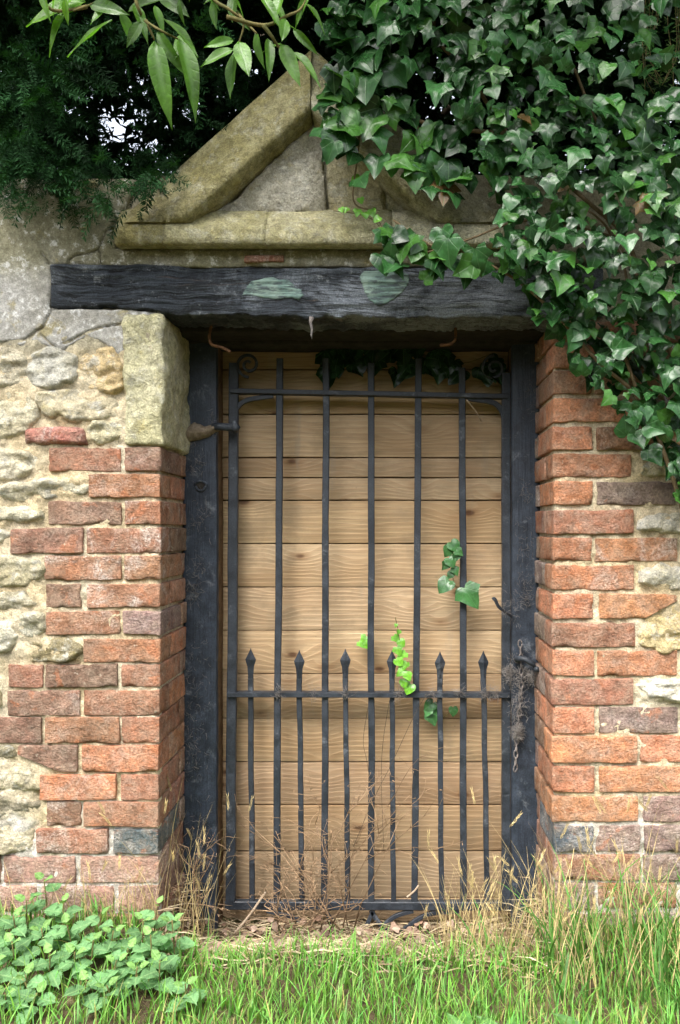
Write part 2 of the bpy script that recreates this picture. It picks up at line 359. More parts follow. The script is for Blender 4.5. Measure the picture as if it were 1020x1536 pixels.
def leaf_mat(name, src, rough, trans, veins=None, spec=.45, tmul=(1.5, 1.9, .6), vein_col=(.25, .38, .18), var=.35):
    n = N(name); c = n.attr() if src == 'attr' else n.objinfo()['Color']
    c = n.mul(c, 1-var, 1+var, n.noise(28, 4))
    h = None
    if veins:
        s = n.sep(n.uv()); u, w = s[0], s[1]
        if veins == 'ivy':
            a = n.math('ABSOLUTE', n.math('ARCTAN2', u, n.math('ADD', w, .03)))
            d = n.math('MINIMUM', a, n.math('MINIMUM', n.math('ABSOLUTE', n.math('SUBTRACT', a, .72)), n.math('ABSOLUTE', n.math('SUBTRACT', a, 1.5))))
            d = n.math('MULTIPLY', d, n.math('ADD', w, .25)); k = n.ss(d, .006, .03, 1, 0)
        else:
            q = n.math('SUBTRACT', n.math('MULTIPLY', w, 9), n.math('MULTIPLY', n.math('ABSOLUTE', u), 8))
            d = n.math('ABSOLUTE', n.math('SUBTRACT', n.math('FRACT', q), .5)); k = n.math('MULTIPLY', n.ss(d, .02, .14, 1, 0), .6)
            k = n.math('MAXIMUM', k, n.ss(n.math('ABSOLUTE', u), .01, .05, 1, 0))
        c = n.mix(n.math('MULTIPLY', k, .42), c, vein_col); h = k
    c = n.mul(c, .85, 1.15, n.noise(150, 3))
    t = n.mix(1., c, tmul, 'MULTIPLY')
    hh = n.noise(55, 3); 
    if h is not None: hh = n.math('SUBTRACT', n.math('MULTIPLY', hh, .8), n.math('MULTIPLY', h, .5))
    return n.bsdf(c, n.ss(n.noise(17, 3), .3, .7, rough-.08, rough+.12), spec, n.bump(hh, .002, .45), 0., trans, t)
def m_plain(name, c1, c2, sc=30, rough=.9, bump=.002, spec=.2, metal=0.):
    n = N(name); a = n.noise(sc, 5, None, .65); f = n.noise(sc*7, 3)
    c = n.mul(n.mix(n.ss(a, .35, .65), c1, c2), .8, 1.2, f)
    return n.bsdf(c, rough, spec, n.bump(n.math('ADD', a, n.math('MULTIPLY', f, .4)), bump, .8), metal)
def m_ground():
    n = N('soil_ground'); a = n.noise(6, 5); b = n.noise(60, 5, None, .7)
    c = n.mix(n.ss(a, .4, .6), (.10, .075, .045), (.17, .13, .075)); c = n.mix(n.ss(n.noise(3, 4), .45, .6, 0, .7), c, (.06, .10, .025))
    return n.bsdf(n.mul(c, .5, 1.4, b), 1., .05, n.bump(b, .02, 1.))
M = dict(brick=m_brick(), mortar=m_mortar(), plaster=m_plaster(), board=m_board(), lintel=m_lintel(), green=m_green(), ground=m_ground(),
    stone=m_stone('rubble_limestone', (.66, .60, .45), (.70, .66, .55), .7, .3, .6),
    quoin=m_stone('lichened_quoin', (.52, .49, .32), (.58, .55, .40), .45, .3, .5),
    olive=m_stone('algae_covered_limestone', (.32, .285, .13), (.42, .38, .21), .35, .45, .45),
    tymp=m_stone('grey_limestone', (.48, .45, .34), (.56, .53, .42), .55, .45, .6),
    iron=m_black('black_painted_iron', (.018, .022, .028), .5, False, .55, .6), post=m_black('black_painted_timber', (.019, .025, .035), .45, True, .6, .55),
    brown=m_plain('bare_brown_timber', (.10, .062, .032), (.17, .11, .06), 30), rust=m_plain('rusty_iron', (.09, .045, .022), (.17, .085, .035), 60),
    web=m_plain('dusty_cobweb', (.17, .15, .135), (.27, .25, .23), 60, 1., .001), chain=m_plain('grey_rusted_chain', (.13, .12, .12), (.22, .19, .17), 80, .8),
    bark=m_plain('bark', (.055, .042, .028), (.10, .08, .055), 25, .95, .01), twig=m_plain('green_brown_twig', (.10, .10, .035), (.16, .13, .05), 30),
    ivystem=m_plain('ivy_stem', (.13, .095, .05), (.22, .16, .09), 40), dark=m_plain('dark_timber', (.02, .017, .014), (.035, .03, .025), 30),
    ivy=leaf_mat('ivy_leaf', 'obj', .27, .12, 'ivy', .38, vein_col=(.10, .20, .08)), ivy_s=leaf_mat('ivy_leaf_mass', 'attr', .27, .12, 'ivy', .38, vein_col=(.10, .20, .08)),
    broad=leaf_mat('broad_leaf', 'obj', .36, .38, 'pin', .4, vein_col=(.10, .20, .05)), broad_s=leaf_mat('broad_leaf_mass', 'attr', .45, .35, 'pin', .4),
    herb=leaf_mat('herb_leaf', 'obj', .6, .3, 'pin', .25, (1.2, 1.4, .6), (.30, .46, .20), .2),
    yew=leaf_mat('yew_needles', 'attr', .7, .1, None, .12), grass=leaf_mat('grass_blades', 'attr', .5, .35, None, .3, (1.2, 1.4, .5)), dry=leaf_mat('dry_stalks', 'attr', .75, .15, None, .2, (1.1, 1., .8)))

# ------------------------------------------------------------------ ground
XL, XR = W(240, 0).x, W(830, 0).x                       # the two brick arrises of the doorway
def ground_z(x, y):
    z = -.055-.05*smooth(-.05, -.35, y)-.02*smooth(-.2, .6, x)
    inside = smooth(XL-.05, XL+.1, x)*smooth(XR+.05, XR-.1, x)
    z -= inside*(.17*smooth(-.2, .2, y)+.02)
    return z+.018*fbm(x*5, y*5, 1.)*(1 if abs(x) < 3 and -2.5 < y < 1 else 0)
ax = np.concatenate([-np.geomspace(60, 2, 14), np.linspace(-1.9, 1.9, 120), np.geomspace(2, 60, 14)])
ay = np.concatenate([-np.geomspace(60, 2.6, 12), np.linspace(-2.5, 1.0, 110), np.geomspace(1.1, 60, 14)])
gv = [(x, y, ground_z(x, y)) for y in ay for x in ax]; nx_ = len(ax)
gf = [(j*nx_+i, j*nx_+i+1, (j+1)*nx_+i+1, (j+1)*nx_+i) for j in range(len(ay)-1) for i in range(nx_-1)]
addo('ground', pyd('ground', gv, gf), M['ground'], kind='structure')

# ------------------------------------------------------------------ the wall
wall = thing('garden_wall', 'old rubble stone and red brick garden wall around the gated doorway', 'wall', loc=(-1, .2, -.1))
YP = .273                                              # depth of the doorway reveal
ZTOP = W(0, 262).z; ZL = W(0, 470).z
def core_fn(p, n): return p+n*.006*fbm(p.x*12, p.y*12, p.z*12)
rbox('mortar_core', -3.2, XL-.012, .022, .46, -.5, ZTOP, .02, 12, 3, 12, core_fn, M['mortar'], wall)
rbox('mortar_core', XR+.011, 3.2, .022, .46, -.5, ZTOP, .02, 12, 3, 12, core_fn, M['mortar'], wall)
rbox('mortar_core', XL-.02, XR+.02, .15, .455, ZL+.05, ZTOP+.01, .02, 8, 3, 3, core_fn, M['mortar'], wall)
rbox('mortar_core', XL-.02, XR+.02, .024, .16, W(0, 396).z, ZTOP+.012, .008, 8, 3, 3, core_fn, M['mortar'], wall)
# bricks: rows of (y top, y bottom, [(x0, x1, colour, bloom)])
O, RD, DB, PU, BL, PK, BR = (.52, .225, .115), (.385, .185, .108), (.29, .165, .11), (.28, .19, .16), (.12, .155, .175), (.44, .265, .205), (.58, .26, .125)
left_rows = [
 (671, 706, [(73, 181, RD, .2), (187, 241, DB, .25)]), (711, 746, [(132, 240, O, .3)]), (752, 787, [(71, 181, DB, .1), (187, 241, RD, .8)]),
 (792, 830, [(16, 124, DB, .15), (129, 241, RD, .75)]), (834, 870, [(66, 181, RD, .7), (186, 241, RD, .6)]), (876, 911, [(68, 120, DB, .1), (130, 240, RD, .9)]),
 (917, 952, [(68, 180, RD, .45), (184, 241, PU, .2)]), (959, 994, [(124, 240, RD, .1)]), (997, 1031, [(12, 64, RD, .1), (68, 176, DB, .1), (182, 240, RD, .1)]),
 (1036, 1074, [(10, 119, DB, .3), (125, 239, RD, .1)]), (1076, 1115, [(-50, 61, DB, .1), (67, 179, RD, .15), (182, 239, RD, .05)]),
 (1118, 1158, [(27, 116, DB, .1), (123, 238, O, .2)]), (1162, 1200, [(60, 174, O, .35), (181, 237, RD, .1)]), (1203, 1240, [(69, 121, DB, .5), (125, 237, RD, .1)]),
 (1244, 1281, [(54, 161, RD, .5), (170, 236, BL, .6)]), (1285, 1325, [(-110, 0, DB, .3), (5, 113, PK, .4), (120, 233, PK, .4)]), (1330, 1368, [(-60, 55, PK, .4), (62, 170, PK, .5), (177, 232, PK, .4)]), (1373, 1412, [(-110, 0, PK, .5), (6, 115, PK, .4), (121, 231, RD, .4)])]
right_rows = [
 (482, 513, [(830, 868, O, .1), (874, 985, RD, .1), (990, 1095, RD, 0)]), (518, 552, [(830, 945, O, .1), (952, 1060, DB, .1)]), (556, 591, [(830, 888, RD, .1), (894, 990, RD, .1)]), (598, 633, [(830, 948, O, .1), (955, 1060, RD, .1)]),
 (640, 675, [(829, 889, O, .15), (895, 990, RD, .4)]), (681, 716, [(830, 948, O, .15)]), (722, 757, [(831, 889, BR, .1), (896, 1014, PU, .2)]), (765, 801, [(830, 950, RD, .15)]),
 (807, 842, [(830, 888, O, .25), (893, 1017, O, .5)]), (848, 885, [(828, 952, O, .35)]), (891, 928, [(829, 890, O, .1), (899, 1016, BR, .1)]), (935, 971, [(828, 953, RD, .3)]),
 (976, 1014, [(829, 891, O, .1), (896, 1016, O, .15)]), (1019, 1058, [(828, 951, RD, .1)]), (1061, 1100, [(829, 892, O, .1), (899, 1018, PU, .2)]), (1104, 1144, [(827, 956, BR, .15), (961, 1075, O, .1)]),
 (1150, 1189, [(829, 892, O, .1), (900, 1022, BR, .15)]), (1195, 1233, [(828, 958, O, .25), (966, 1080, PU, .35)]), (1239, 1278, [(832, 890, BL, .6), (895, 961, PU, .4), (967, 1080, PU, .4)]), (1283, 1321, [(834, 961, RD, .4), (966, 1080, PU, .5)]),
 (1326, 1364, [(833, 892, PU, .5), (898, 1015, RD, .5)]), (1370, 1410, [(833, 950, PU, .5), (956, 1070, PU, .5)])]
RECTS = np.array([(W(a, 0).x, W(c, 0).x, W(0, b).z, W(0, t).z) for t, b, it in left_rows+right_rows for a, c, _, _ in it])
def h_mortar(x, z, d):
    dx = np.maximum(np.maximum(RECTS[:, 0]-x, x-RECTS[:, 1]), 0); dz = np.maximum(np.maximum(RECTS[:, 2]-z, z-RECTS[:, 3]), 0)
    away = smooth(.010, .026, float(np.sqrt(dx*dx+dz*dz).min())); lump = 1.5*fbm(x*22, 7, z*22, 3)
    return -away*(.006+.004*lump)+max(-.0045, .007*fbm(x*14, 2, z*14, 3)+.004*nz(x*48, 1, z*48)+.003*nz(x*95, 1, z*95))
xl0, xr1 = -1.75, 1.45
pl = [(xl0, -.3), (XL-.006, -.3), (XL-.006, W(0, 480).z), (XL-.006, W(0, 470).z), (xl0, W(0, 470).z)]
sheet('mortar_face', pl, .0075, .0065, h_mortar, M['mortar'], wall, .03, .004, .012, .002, 1, True)
pr = [(XR+.006, -.3), (xr1, -.3), (xr1, W(0, 470).z), (XR+.006, W(0, 470).z)]
sheet('mortar_face', pr, .0075, .0065, h_mortar, M['mortar'], wall, .03, .004, .012, .002, 2, True)

def vary(c, k=.12):
    f = 1+R.uniform(-k, k); return tuple(max(.01, x*f*(1+R.uniform(-.05, .05))) for x in c)
def brick(x0, x1, y0, y1, z0, z1, col, bloom, taper=None, n=(16, 3, 7)):
    sd = R.uniform(0, 90); tilt = R.uniform(-.008, .008); pro = R.uniform(-.004, .003); xc, zc = (x0+x1)/2, (z0+z1)/2
    bow = R.uniform(-.001, .0015)
    def fn(p, nn):
        q = p.copy()
        chip = max(0, fbm(p.x*22+sd, p.y*22, p.z*22, 3)-.28)
        edge = min(1, max(0, (abs(nn.x)+abs(nn.y)+abs(nn.z)-1)*1.6))
        q -= nn*(chip*(.007+.022*edge)+.0016*nz(p.x*55+sd, p.y*55, p.z*55)+.0012*nz(p.x*130+sd, p.y*130, p.z*130)+.0016*nz(p.x*13+sd, p.y*13, p.z*13))
        q.z += tilt*(p.x-xc)+bow*((p.x-xc)/.1)**2+.0022*nz(p.x*16, sd, p.z*3); q.y += pro if p.y < .05 else 0
        if taper: q = taper(q)
        return q
    return rbox('brick', x0, x1, y0, y1, z0, z1, .003, n[0], n[1], n[2], fn, M['brick'], wall, color=(*vary(col), bloom))
def add_rows(rows, side):
    for ri, (t, b, items) in enumerate(rows):
        z1, z0 = W(0, t).z, W(0, b).z
        for k, (a, c, col, bl) in enumerate(items):
            corner = (side < 0 and k == len(items)-1) or (side > 0 and k == 0)
            x0, x1 = W(a, 0).x, W(c, 0).x; taper = None
            if side < 0 and t == 1118 and k == 0:
                def taper(q, x0=x0, zc=z1, z0=z0): m = zc-.024-(q.x-x0)*.42; q.z = max(q.z, min(m, zc-.01)) if q.z < m else q.z; return q
            if side > 0 and t == 891 and k == 1:
                def taper(q, x1=x1, zc=z1): m = zc-.018-max(0, (x1-q.x))*.55; q.z = max(q.z, m) if q.x > x1-.11 else q.z; return q
            if not corner: brick(x0, x1, 0, .1, z0, z1, col, bl, taper); continue
            if side < 0: x1 = max(x1, XL-.004)
            else: x0 = min(x0, XR+.003)
            w = x1-x0; deep = .215 if w < .14 else .105
            brick(x0, x1, 0, deep, z0, z1, col, bl, None, (16 if w > .14 else 9, 10 if deep > .15 else 6, 7))
            if YP+.02-deep > .03:
                e = R.uniform(-.004, .002)
                if side < 0: brick(x1-.1, x1+e, deep+.009, YP+.03, z0, z1, vary(R.choice([RD, DB, RD, O])), .3, None, (4, 6, 5))
                else: brick(x0-e, x0+.1, deep+.009, YP+.03, z0, z1, vary(R.choice([RD, DB, RD, PU])), .35, None, (4, 6, 5))
add_rows(left_rows, -1); add_rows(right_rows, 1)

# rubble stones on the left and right of the brick piers
def rock(poly, bulge=.02, mat='stone', tint=(1, 1, 1), name='stone', res=.005, rough=1., seed=None, world=False, Y=0.):
    sd = R.uniform(0, 99) if seed is None else seed
    gx, gz = R.gauss(0, .10), R.gauss(-.05, .12); cxz = np.mean([(W(a, b).x, W(a, b).z) if not world else (a, b) for a, b in poly], 0)
    def h(x, z, d):
        b = 1-(1-min(1, d/.016))**2
        st = fbm(x*9+sd, sd, z*26, 4); rg = abs(nz(x*17, sd, z*24))+.5*abs(nz(x*37, sd+4, z*50))
        return -bulge*.55*b-b*(gx*(x-cxz[0])+gz*(z-cxz[1]))-rough*(.011*st+.012*rg-.004+.0022*nz(x*80, sd, z*110))*min(1, d/.006+.15)
    if not world:
        pc = np.mean(poly, 0); poly = [tuple(pc+(np.array(q)-pc)*1.10) for q in poly]
    return sheet(name, poly, Y+.004, res, h, M[mat], wall, .04, .006, .008, .010, sd, world, round_poly=1, color=(*tint, 1))
rocks = [
 ([(47, 530), (80, 522), (112, 530), (118, 556), (104, 578), (52, 583), (40, 560)], .024, (.92, .95, 1.0)),
 ([(120, 528), (150, 518), (178, 524), (187, 560), (184, 588), (150, 590), (122, 572)], .016, (1.0, .84, .6)),
 ([(62, 586), (140, 580), (186, 586), (187, 624), (140, 632), (72, 628), (56, 608)], .022, (1, .96, .86)),
 ([(-40, 525), (30, 520), (42, 545), (36, 578), (-30, 580)], .012, (.92, .9, .86)), ([(-45, 588), (40, 584), (56, 604), (54, 636), (20, 662), (-45, 655)], .02, (1, .98, .88)),
 ([(130, 634), (184, 630), (186, 664), (130, 664)], .012, (1, .97, .8)), ([(-50, 676), (40, 672), (56, 690), (48, 712), (5, 722), (-50, 714)], .024, (1, .98, .92)),
 ([(0, 726), (60, 720), (122, 718), (134, 734), (110, 746), (60, 746), (10, 756)], .022, (.98, .97, .9)), ([(-40, 762), (30, 756), (66, 764), (60, 782), (0, 786), (-40, 784)], .02, (.95, .95, .86)),
 ([(-40, 790), (8, 788), (14, 806), (-5, 820), (-40, 815)], .018, (1.05, 1.05, 1)), ([(-40, 836), (25, 832), (62, 840), (64, 866), (30, 882), (-40, 884)], .022, (.86, .84, .72)),
 ([(-40, 890), (20, 884), (52, 894), (56, 908), (20, 920), (-40, 912)], .018, (.82, .8, .72)), ([(-40, 932), (10, 926), (26, 945), (22, 972), (-40, 984)], .026, (1.05, 1.05, 1)),
 ([(28, 925), (50, 917), (67, 928), (66, 950), (46, 958), (28, 944)], .02, (.92, .93, .88)), ([(34, 964), (70, 957), (120, 962), (119, 988), (80, 994), (38, 990)], .016, (.50, .46, .34)),
 ([(-50, 1120), (18, 1118), (22, 1136), (10, 1140), (-50, 1150)], .02, (.5, .48, .4)), ([(-50, 1196), (0, 1188), (34, 1196), (62, 1206), (40, 1224), (0, 1232), (-50, 1230)], .022, (.55, .53, .48)),
 ([(-50, 1150), (22, 1145), (56, 1164), (62, 1186), (20, 1186), (-50, 1190)], .012, (.9, .86, .74)), ([(-50, 1240), (40, 1232), (50, 1262), (46, 1280), (-50, 1280)], .012, (.95, .9, .8)), ([(-60, 1000), (2, 996), (4, 1030), (-2, 1066), (-60, 1070)], .012, (.85, .78, .62)),
 ([(966, 776), (1000, 770), (1080, 774), (1080, 800), (1000, 798), (962, 797)], .02, (1.08, 1.08, 1.08)), ([(959, 852), (1000, 848), (1080, 852), (1080, 888), (1000, 884), (965, 880)], .024, (1.12, 1.12, 1.12)),
 ([(960, 938), (990, 914), (1024, 905), (1080, 900), (1080, 972), (1010, 978), (962, 972)], .008, (1.0, .86, .58)), ([(960, 1026), (990, 1018), (1080, 1018), (1080, 1056), (1000, 1056), (965, 1042)], .026, (1.18, 1.18, 1.18)),
 ([(956, 690), (985, 680), (1050, 684), (1050, 716), (960, 714)], .012, (.9, .85, .7)), ([(998, 560), (1040, 556), (1100, 570), (1090, 640), (1000, 640)], .02, (.7, .66, .55))]
for p, b, t in rocks: rock(p, b, 'stone', t)
# the red brick stub among the stones, the upright quoin stone
def hb(x, z, d): return -.012*(1-(1-min(1, d/.012))**2)-.006*fbm(x*20, 5, z*30, 4)
sheet('brick', [(37, 642), (70, 638), (128, 641), (129, 667), (38, 667)], -.002, .005, hb, M['brick'], wall, .04, .006, .01, .004, 31, color=(.40, .16, .125, .8))
def fq(p, n):
    return p-n*(.011*fbm(p.x*14, p.y*10, p.z*12, 4)+.003*nz(p.x*50, p.y*50, p.z*50))
rbox('quoin_stone', W(187, 0).x, W(247, 0).x, -.012, YP+.03, W(0, 668).z, W(0, 472).z, .012, 14, 12, 40, fq, M['quoin'], wall, color=(1.15, 1.14, 1.05, 1), label='pale upright corner stone over the left brick pier')
# rubble beyond the frame
for sx in (-1, 1):
    z = -.12
    while z < 1.5:
        hgt = R.uniform(.06, .12); x = 1.12 if sx > 0 else 1.2
        lim = 1.95
        while x < lim:
            w = R.uniform(.1, .24); j = lambda: R.uniform(-.012, .012)
            a, b = (x, x+w) if sx > 0 else (-x-w, -x)
            if not (sx > 0 and a > 1.4) and not (sx < 0 and b < -1.7):
                rock([(a+j()+.01, z+j()), ((a+b)/2, z-.004+j()), (b-.01+j(), z+j()), (b-.006, z+hgt*.55), (b-.014+j(), z+hgt-.01+j()), ((a+b)/2, z+hgt+j()), (a+.01+j(), z+hgt-.01+j()), (a+.004, z+hgt*.4)], R.uniform(.01, .024), 'stone', tuple([R.uniform(.7, 1.05)]*3), res=.014, world=True)
            x += w+.01
        z += hgt+.012
# plaster render above on the left, running round the beam end
def h_pl(x, z, d): return -.004-.006*fbm(x*7, 3, z*7, 3)-.0015*nz(x*60, 7, z*60)
sheet('render_patch', [(-300, 268), (205, 268), (180, 325), (172, 374), (244, 374), (600, 374), (900, 374), (900, 394), (560, 399), (230, 401), (80, 397), (73, 462), (150, 464), (236, 462), (243, 470), (212, 482), (196, 500), (184, 532), (176, 535), (160, 516), (130, 505), (104, 517), (96, 526), (44, 512), (36, 520), (0, 516), (-300, 520)],
      -.001, .0042, h_pl, M['plaster'], wall, .03, .006, .012, .003, 40, cracks=[[(236, 470), (200, 462), (150, 460), (78, 464)], [(78, 464), (66, 488), (52, 500), (40, 516)], [(52, 500), (25, 512), (-60, 520)], [(100, 396), (112, 384), (145, 376), (158, 350), (175, 330)], [(60, 500), (78, 520)], [(212, 482), (150, 492), (96, 515)], [(150, 376), (152, 396)], [(62, 380), (75, 396)]], cw=.0016, cd=.016)
# grey band over the beam with a sliver of brick
rbox('brick', W(368, 0).x, W(427, 0).x, -.016, .04, W(0, 395).z, W(0, 385).z, .004, 8, 2, 2, lambda p, n: p-n*.003*fbm(p.x*30, p.y*30, p.z*30), M['brick'], wall, color=(.36, .15, .10, .6))
addo
# pediment
ZR = W(0, 342).z
def loft(name, prof, x0, x1, mat, parent, nx=24, slope=None, cap=True, amp=.006, label=None, tint=(1, 1, 1)):
    """profile points (a, Y) swept along x (a = height) or along a slope line"""
    P = [prof[0]]
    for a, b in zip(prof[:-1], prof[1:]):
        L = math.hypot(b[0]-a[0], b[1]-a[1]); k = max(1, int(L/.012))
        P += [(a[0]+(b[0]-a[0])*i/k, a[1]+(b[1]-a[1])*i/k) for i in range(1, k+1)]
    V, Fc = [], []; m = len(P)
    for i in range(nx+1):
        s = i/nx
        for a, y in P:
            e = .0025*max(0, 1-min(s, 1-s)*(abs(x1-x0) if not slope else slope[2])/.009)**2
            if slope: (ox, oz), (ux, uz), L = slope; x = ox+ux*L*s-uz*(-a); z = oz+uz*L*s-ux*a
            else: x = x0+(x1-x0)*s; z = a
            if slope: x = min(x, W(470, 0).x-.001)
            if slope and z < ZR: y = max(y, -.061) if y < .02 else y; z = ZR-.006
            d = amp*fbm(x*11, y*11+3, z*11, 4)+.0018*nz(x*70, y*70, z*70)
            V.append((x, y+d+e if y < .02 else y, z+.5*d))
    for i in range(nx):
        for j in range(m-1): Fc.append((i*m+j, i*m+j+1, (i+1)*m+j+1, (i+1)*m+j))
    Fc += [tuple(range(m))[::-1], tuple(range(nx*m, nx*m+m))]
    me = pyd(name, V, Fc); me.validate(); 
    import bmesh
    b = bmesh.new(); b.from_mesh(me); bmesh.ops.recalc_face_normals(b, faces=b.faces); b.to_mesh(me); b.free()
    return addo(name, me, mat, parent, color=(*tint, 1), label=label)
ped = addo('pediment', pyd('pediment', [W(290, 320, .02), W(650, 320, .02), W(470, 160, .02), W(290, 320, .15), W(650, 320, .15), W(470, 160, .15)], [(0, 1, 2), (3, 5, 4), (0, 3, 4, 1), (1, 4, 5, 2), (2, 5, 3, 0)], False), M['tymp'], wall)
sc = lambda py, Y: (W(0, py, Y).z, Y)
prof = [sc(312, .06), sc(315, .0), sc(319, -.022), sc(341, -.062), sc(345, -.066), sc(364, -.066), sc(368, -.056), sc(371, -.03), sc(374, -.004), sc(374, .05)]
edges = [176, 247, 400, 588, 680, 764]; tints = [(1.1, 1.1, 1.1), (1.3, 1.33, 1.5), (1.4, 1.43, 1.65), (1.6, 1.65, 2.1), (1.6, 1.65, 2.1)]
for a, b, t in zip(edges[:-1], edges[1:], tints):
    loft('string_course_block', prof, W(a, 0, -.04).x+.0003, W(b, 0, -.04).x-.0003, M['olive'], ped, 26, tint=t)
o0 = W(166, 343.5, 0); ox = W(470, 71.5, 0); u = (ox-o0); Lr = u.length; u.normalize()
wr = .162
rp = [(-.004, .16), (0., .06), (.003, .0), (.010, -.02), (.05, -.040), (.11, -.066), (.142, -.076), (.152, -.070), (.158, -.05), (wr, -.008), (wr, .06)]
loft('raking_cornice', rp, 0, 1, M['olive'], ped, 60, ((o0.x, o0.z), (u.x, u.z), Lr))
apx = ox.x
def mirror_obj(o, name, parent):
    me = o.data.copy(); co = np.empty(len(me.vertices)*3, np.float32); me.vertices.foreach_get('co', co); co = co.reshape(-1, 3); co[:, 0] = 2*apx-co[:, 0]
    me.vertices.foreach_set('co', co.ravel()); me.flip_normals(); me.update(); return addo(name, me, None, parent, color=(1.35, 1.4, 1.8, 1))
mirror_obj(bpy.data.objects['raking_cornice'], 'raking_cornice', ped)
def h_ty(x, z, d): return -.006-.012*fbm(x*9, 4, z*9, 4)-.003*nz(x*45, 4, z*45)
def ty_block(poly, seed, tint, Y=.012): sheet('tympanum_block', poly, Y, .006, h_ty, M['tymp'], ped, .03, .008, .012, .004, seed, color=(*tint, 1))
ty_block([(306, 322), (350, 300), (440, 212), (468, 186), (486, 200), (484, 250), (491, 322)], 51, (1, 1, 1.05), -.004)
ty_block([(494, 322), (488, 250), (490, 200), (540, 242), (576, 276), (579, 322)], 52, (1.1, 1.05, .9)); ty_block([(582, 322), (579, 280), (632, 322)], 53, (1.05, 1.02, .9))

# ------------------------------------------------------------------ timber lintel
lint = thing('timber_lintel', 'black tarred cracked timber beam with two pale green patches over the doorway', 'beam', loc=(W(75, 0).x, 0, W(0, 463).z))
lx0, lx1 = W(76, 0).x, W(905, 0).x
def lz(x):
    px = CX+x*F/D
    top = 397+5*smooth(200, 330, px); bot = 462+9*smooth(190, 250, px)+6*smooth(300, 420, px)
    return W(0, top).z, W(0, bot).z
def h_lin(x, z): return -.008+.007*fbm(x*3, 6, z*30, 4)+.0035*nz(x*8, 2, z*110)+.007*nz(x*5, 1, z*8)+.012*max(0, nz(x*9, 8, z*22)-.25)
zt0, zb0 = W(0, 397).z, W(0, 463).z
def flin(p, n):
    t, b = lz(p.x); s = (p.z-zb0)/(zt0-zb0); q = p.copy(); q.z = b+(t-b)*s
    if n.z < -.3: q.z += .011*fbm(p.x*16, 2, 4, 4)+.003*nz(p.x*70, p.y*20, 1)
    if n.z > .3: q.z += .005*fbm(p.x*14, 9, 4, 4)
    if p.y < .05: q.y += h_lin(q.x, q.z)*max(0, -n.y)
    return q
rbox('beam', lx0, lx1, 0, .145, zb0, zt0, .006, 340, 4, 34, flin, M['lintel'], lint)
for poly in ([(364, 444), (369, 434), (380, 426), (396, 419), (408, 418), (420, 421), (434, 420), (442, 429), (450, 437), (457, 445), (450, 452), (436, 447), (412, 449), (388, 446)], [(540, 414), (548, 408), (570, 405), (596, 406), (613, 413), (611, 426), (605, 438), (595, 449), (580, 457), (566, 460), (556, 452), (549, 440), (544, 428)]):
    sheet('paint_patch', poly, -.002, .004, lambda x, z, d: h_lin(x, z), M['green'], lint, .02, .001, .004, .006, 60, label='pale green patch where the black coat has flaked off')
V, T = tube_arr([W(467, 476, -.002), W(466, 484, -.003), W(468, 494, -.002), W(467, 502, -.003), W(468, 509, -.003)], [.009, .0045, .0035, .003, .001], 6)
addo('drip', arrays_mesh('drip', V, T), M['chain'], lint)

# ------------------------------------------------------------------ door frame
frame = thing('door_frame', 'black painted timber door frame set back in the opening', 'door frame', loc=((XL+XR)/2, YP+.05, -.25))
def post(x0, x1, sd):
    def fn(p, n):
        q = p-n*(.003*fbm(p.x*20, sd, p.z*4, 3)+.0015*nz(p.x*80, sd, p.z*9))
        return q
    o = rbox('post', x0, x1, YP, YP+.098, -.27, W(0, 512, YP).z, .006, 6, 5, 120, fn, [M['post'], M['brown']], frame)
    mi = [1 if abs(p.normal.x) > .8 and p.center.y > YP+.018 and abs(p.center.x) < abs((x0+x1)/2) else 0 for p in o.data.polygons]
    o.data.polygons.foreach_set('material_index', mi); return o
pxl, pxr = W(325, 0, YP).x, W(768, 0, YP).x
pL = post(pxl-.105, pxl, 3.); pR = post(pxr, pxr+.1, 8.)
rbox('head', pxl-.1, pxr+.1, YP-.004, YP+.098, W(0, 518, YP).z, W(0, 512, YP).z+.11, .006, 40, 3, 6, lambda p, n: p-n*.004*fbm(p.x*5, p.y*20, p.z*30), M['dark'], frame)
rbox('head', XL-.01, XR+.01, .147, YP-.006, ZL-.015, ZL+.07, .006, 40, 3, 4, lambda p, n: p-n*.004*fbm(p.x*5, p.y*20, p.z*30), M['dark'], frame)
# knot hole and iron stop on the posts
kh = W(301, 729, YP-.003); ring = [(kh.x+.017*math.cos(t)*(1+.15*math.sin(3*t)), kh.y, kh.z+.015*math.sin(t)) for t in np.linspace(0, 2*math.pi, 15)]
tube('knot_rim', ring, .0045, M['post'], pL, 6)
addo('knot_hole', pyd('knot_hole', ring[:-1], [tuple(range(14))[::-1]]), M['dark'], pL)

# ------------------------------------------------------------------ boards behind the gate
YB = .378
brd = thing('timber_boarding', 'pale softwood boards nailed across the opening behind the iron gate', 'boarding', loc=((XL+XR)/2, YB+.01, -.28))
js = [487, 555, 622, 687, 717, 751, 816, 881, 946, 1011, 1078, 1143, 1208, 1277, 1347, 1412]
for i, (a, b) in enumerate(zip(js[:-1], js[1:])):
    z1, z0 = W(0, a, YB).z, W(0, b, YB).z; g = R.choice([.0015, .002, .0028, .0012]); sd = R.uniform(0, 50); dy = R.uniform(-.0015, .002)
    fn = lambda p, n, sd=sd, dy=dy: Vector((p.x, p.y+dy+.0012*nz(p.x*3+sd, 0, p.z*3), p.z+.0016*nz(p.x*4+sd, 2, 0)+.0006*nz(p.x*40, sd, 1)))
    t = R.uniform(.80, 1.14)
    rbox('board', W(300, 0, YB).x-R.uniform(0, .02), W(792, 0, YB).x+R.uniform(0, .02), YB, YB+.024, z0+g, z1-g*.3, .0022, 60, 2, 3, fn, M['board'], brd, color=(t*R.uniform(.97, 1.03), t, t*R.uniform(.93, 1.05), 1))
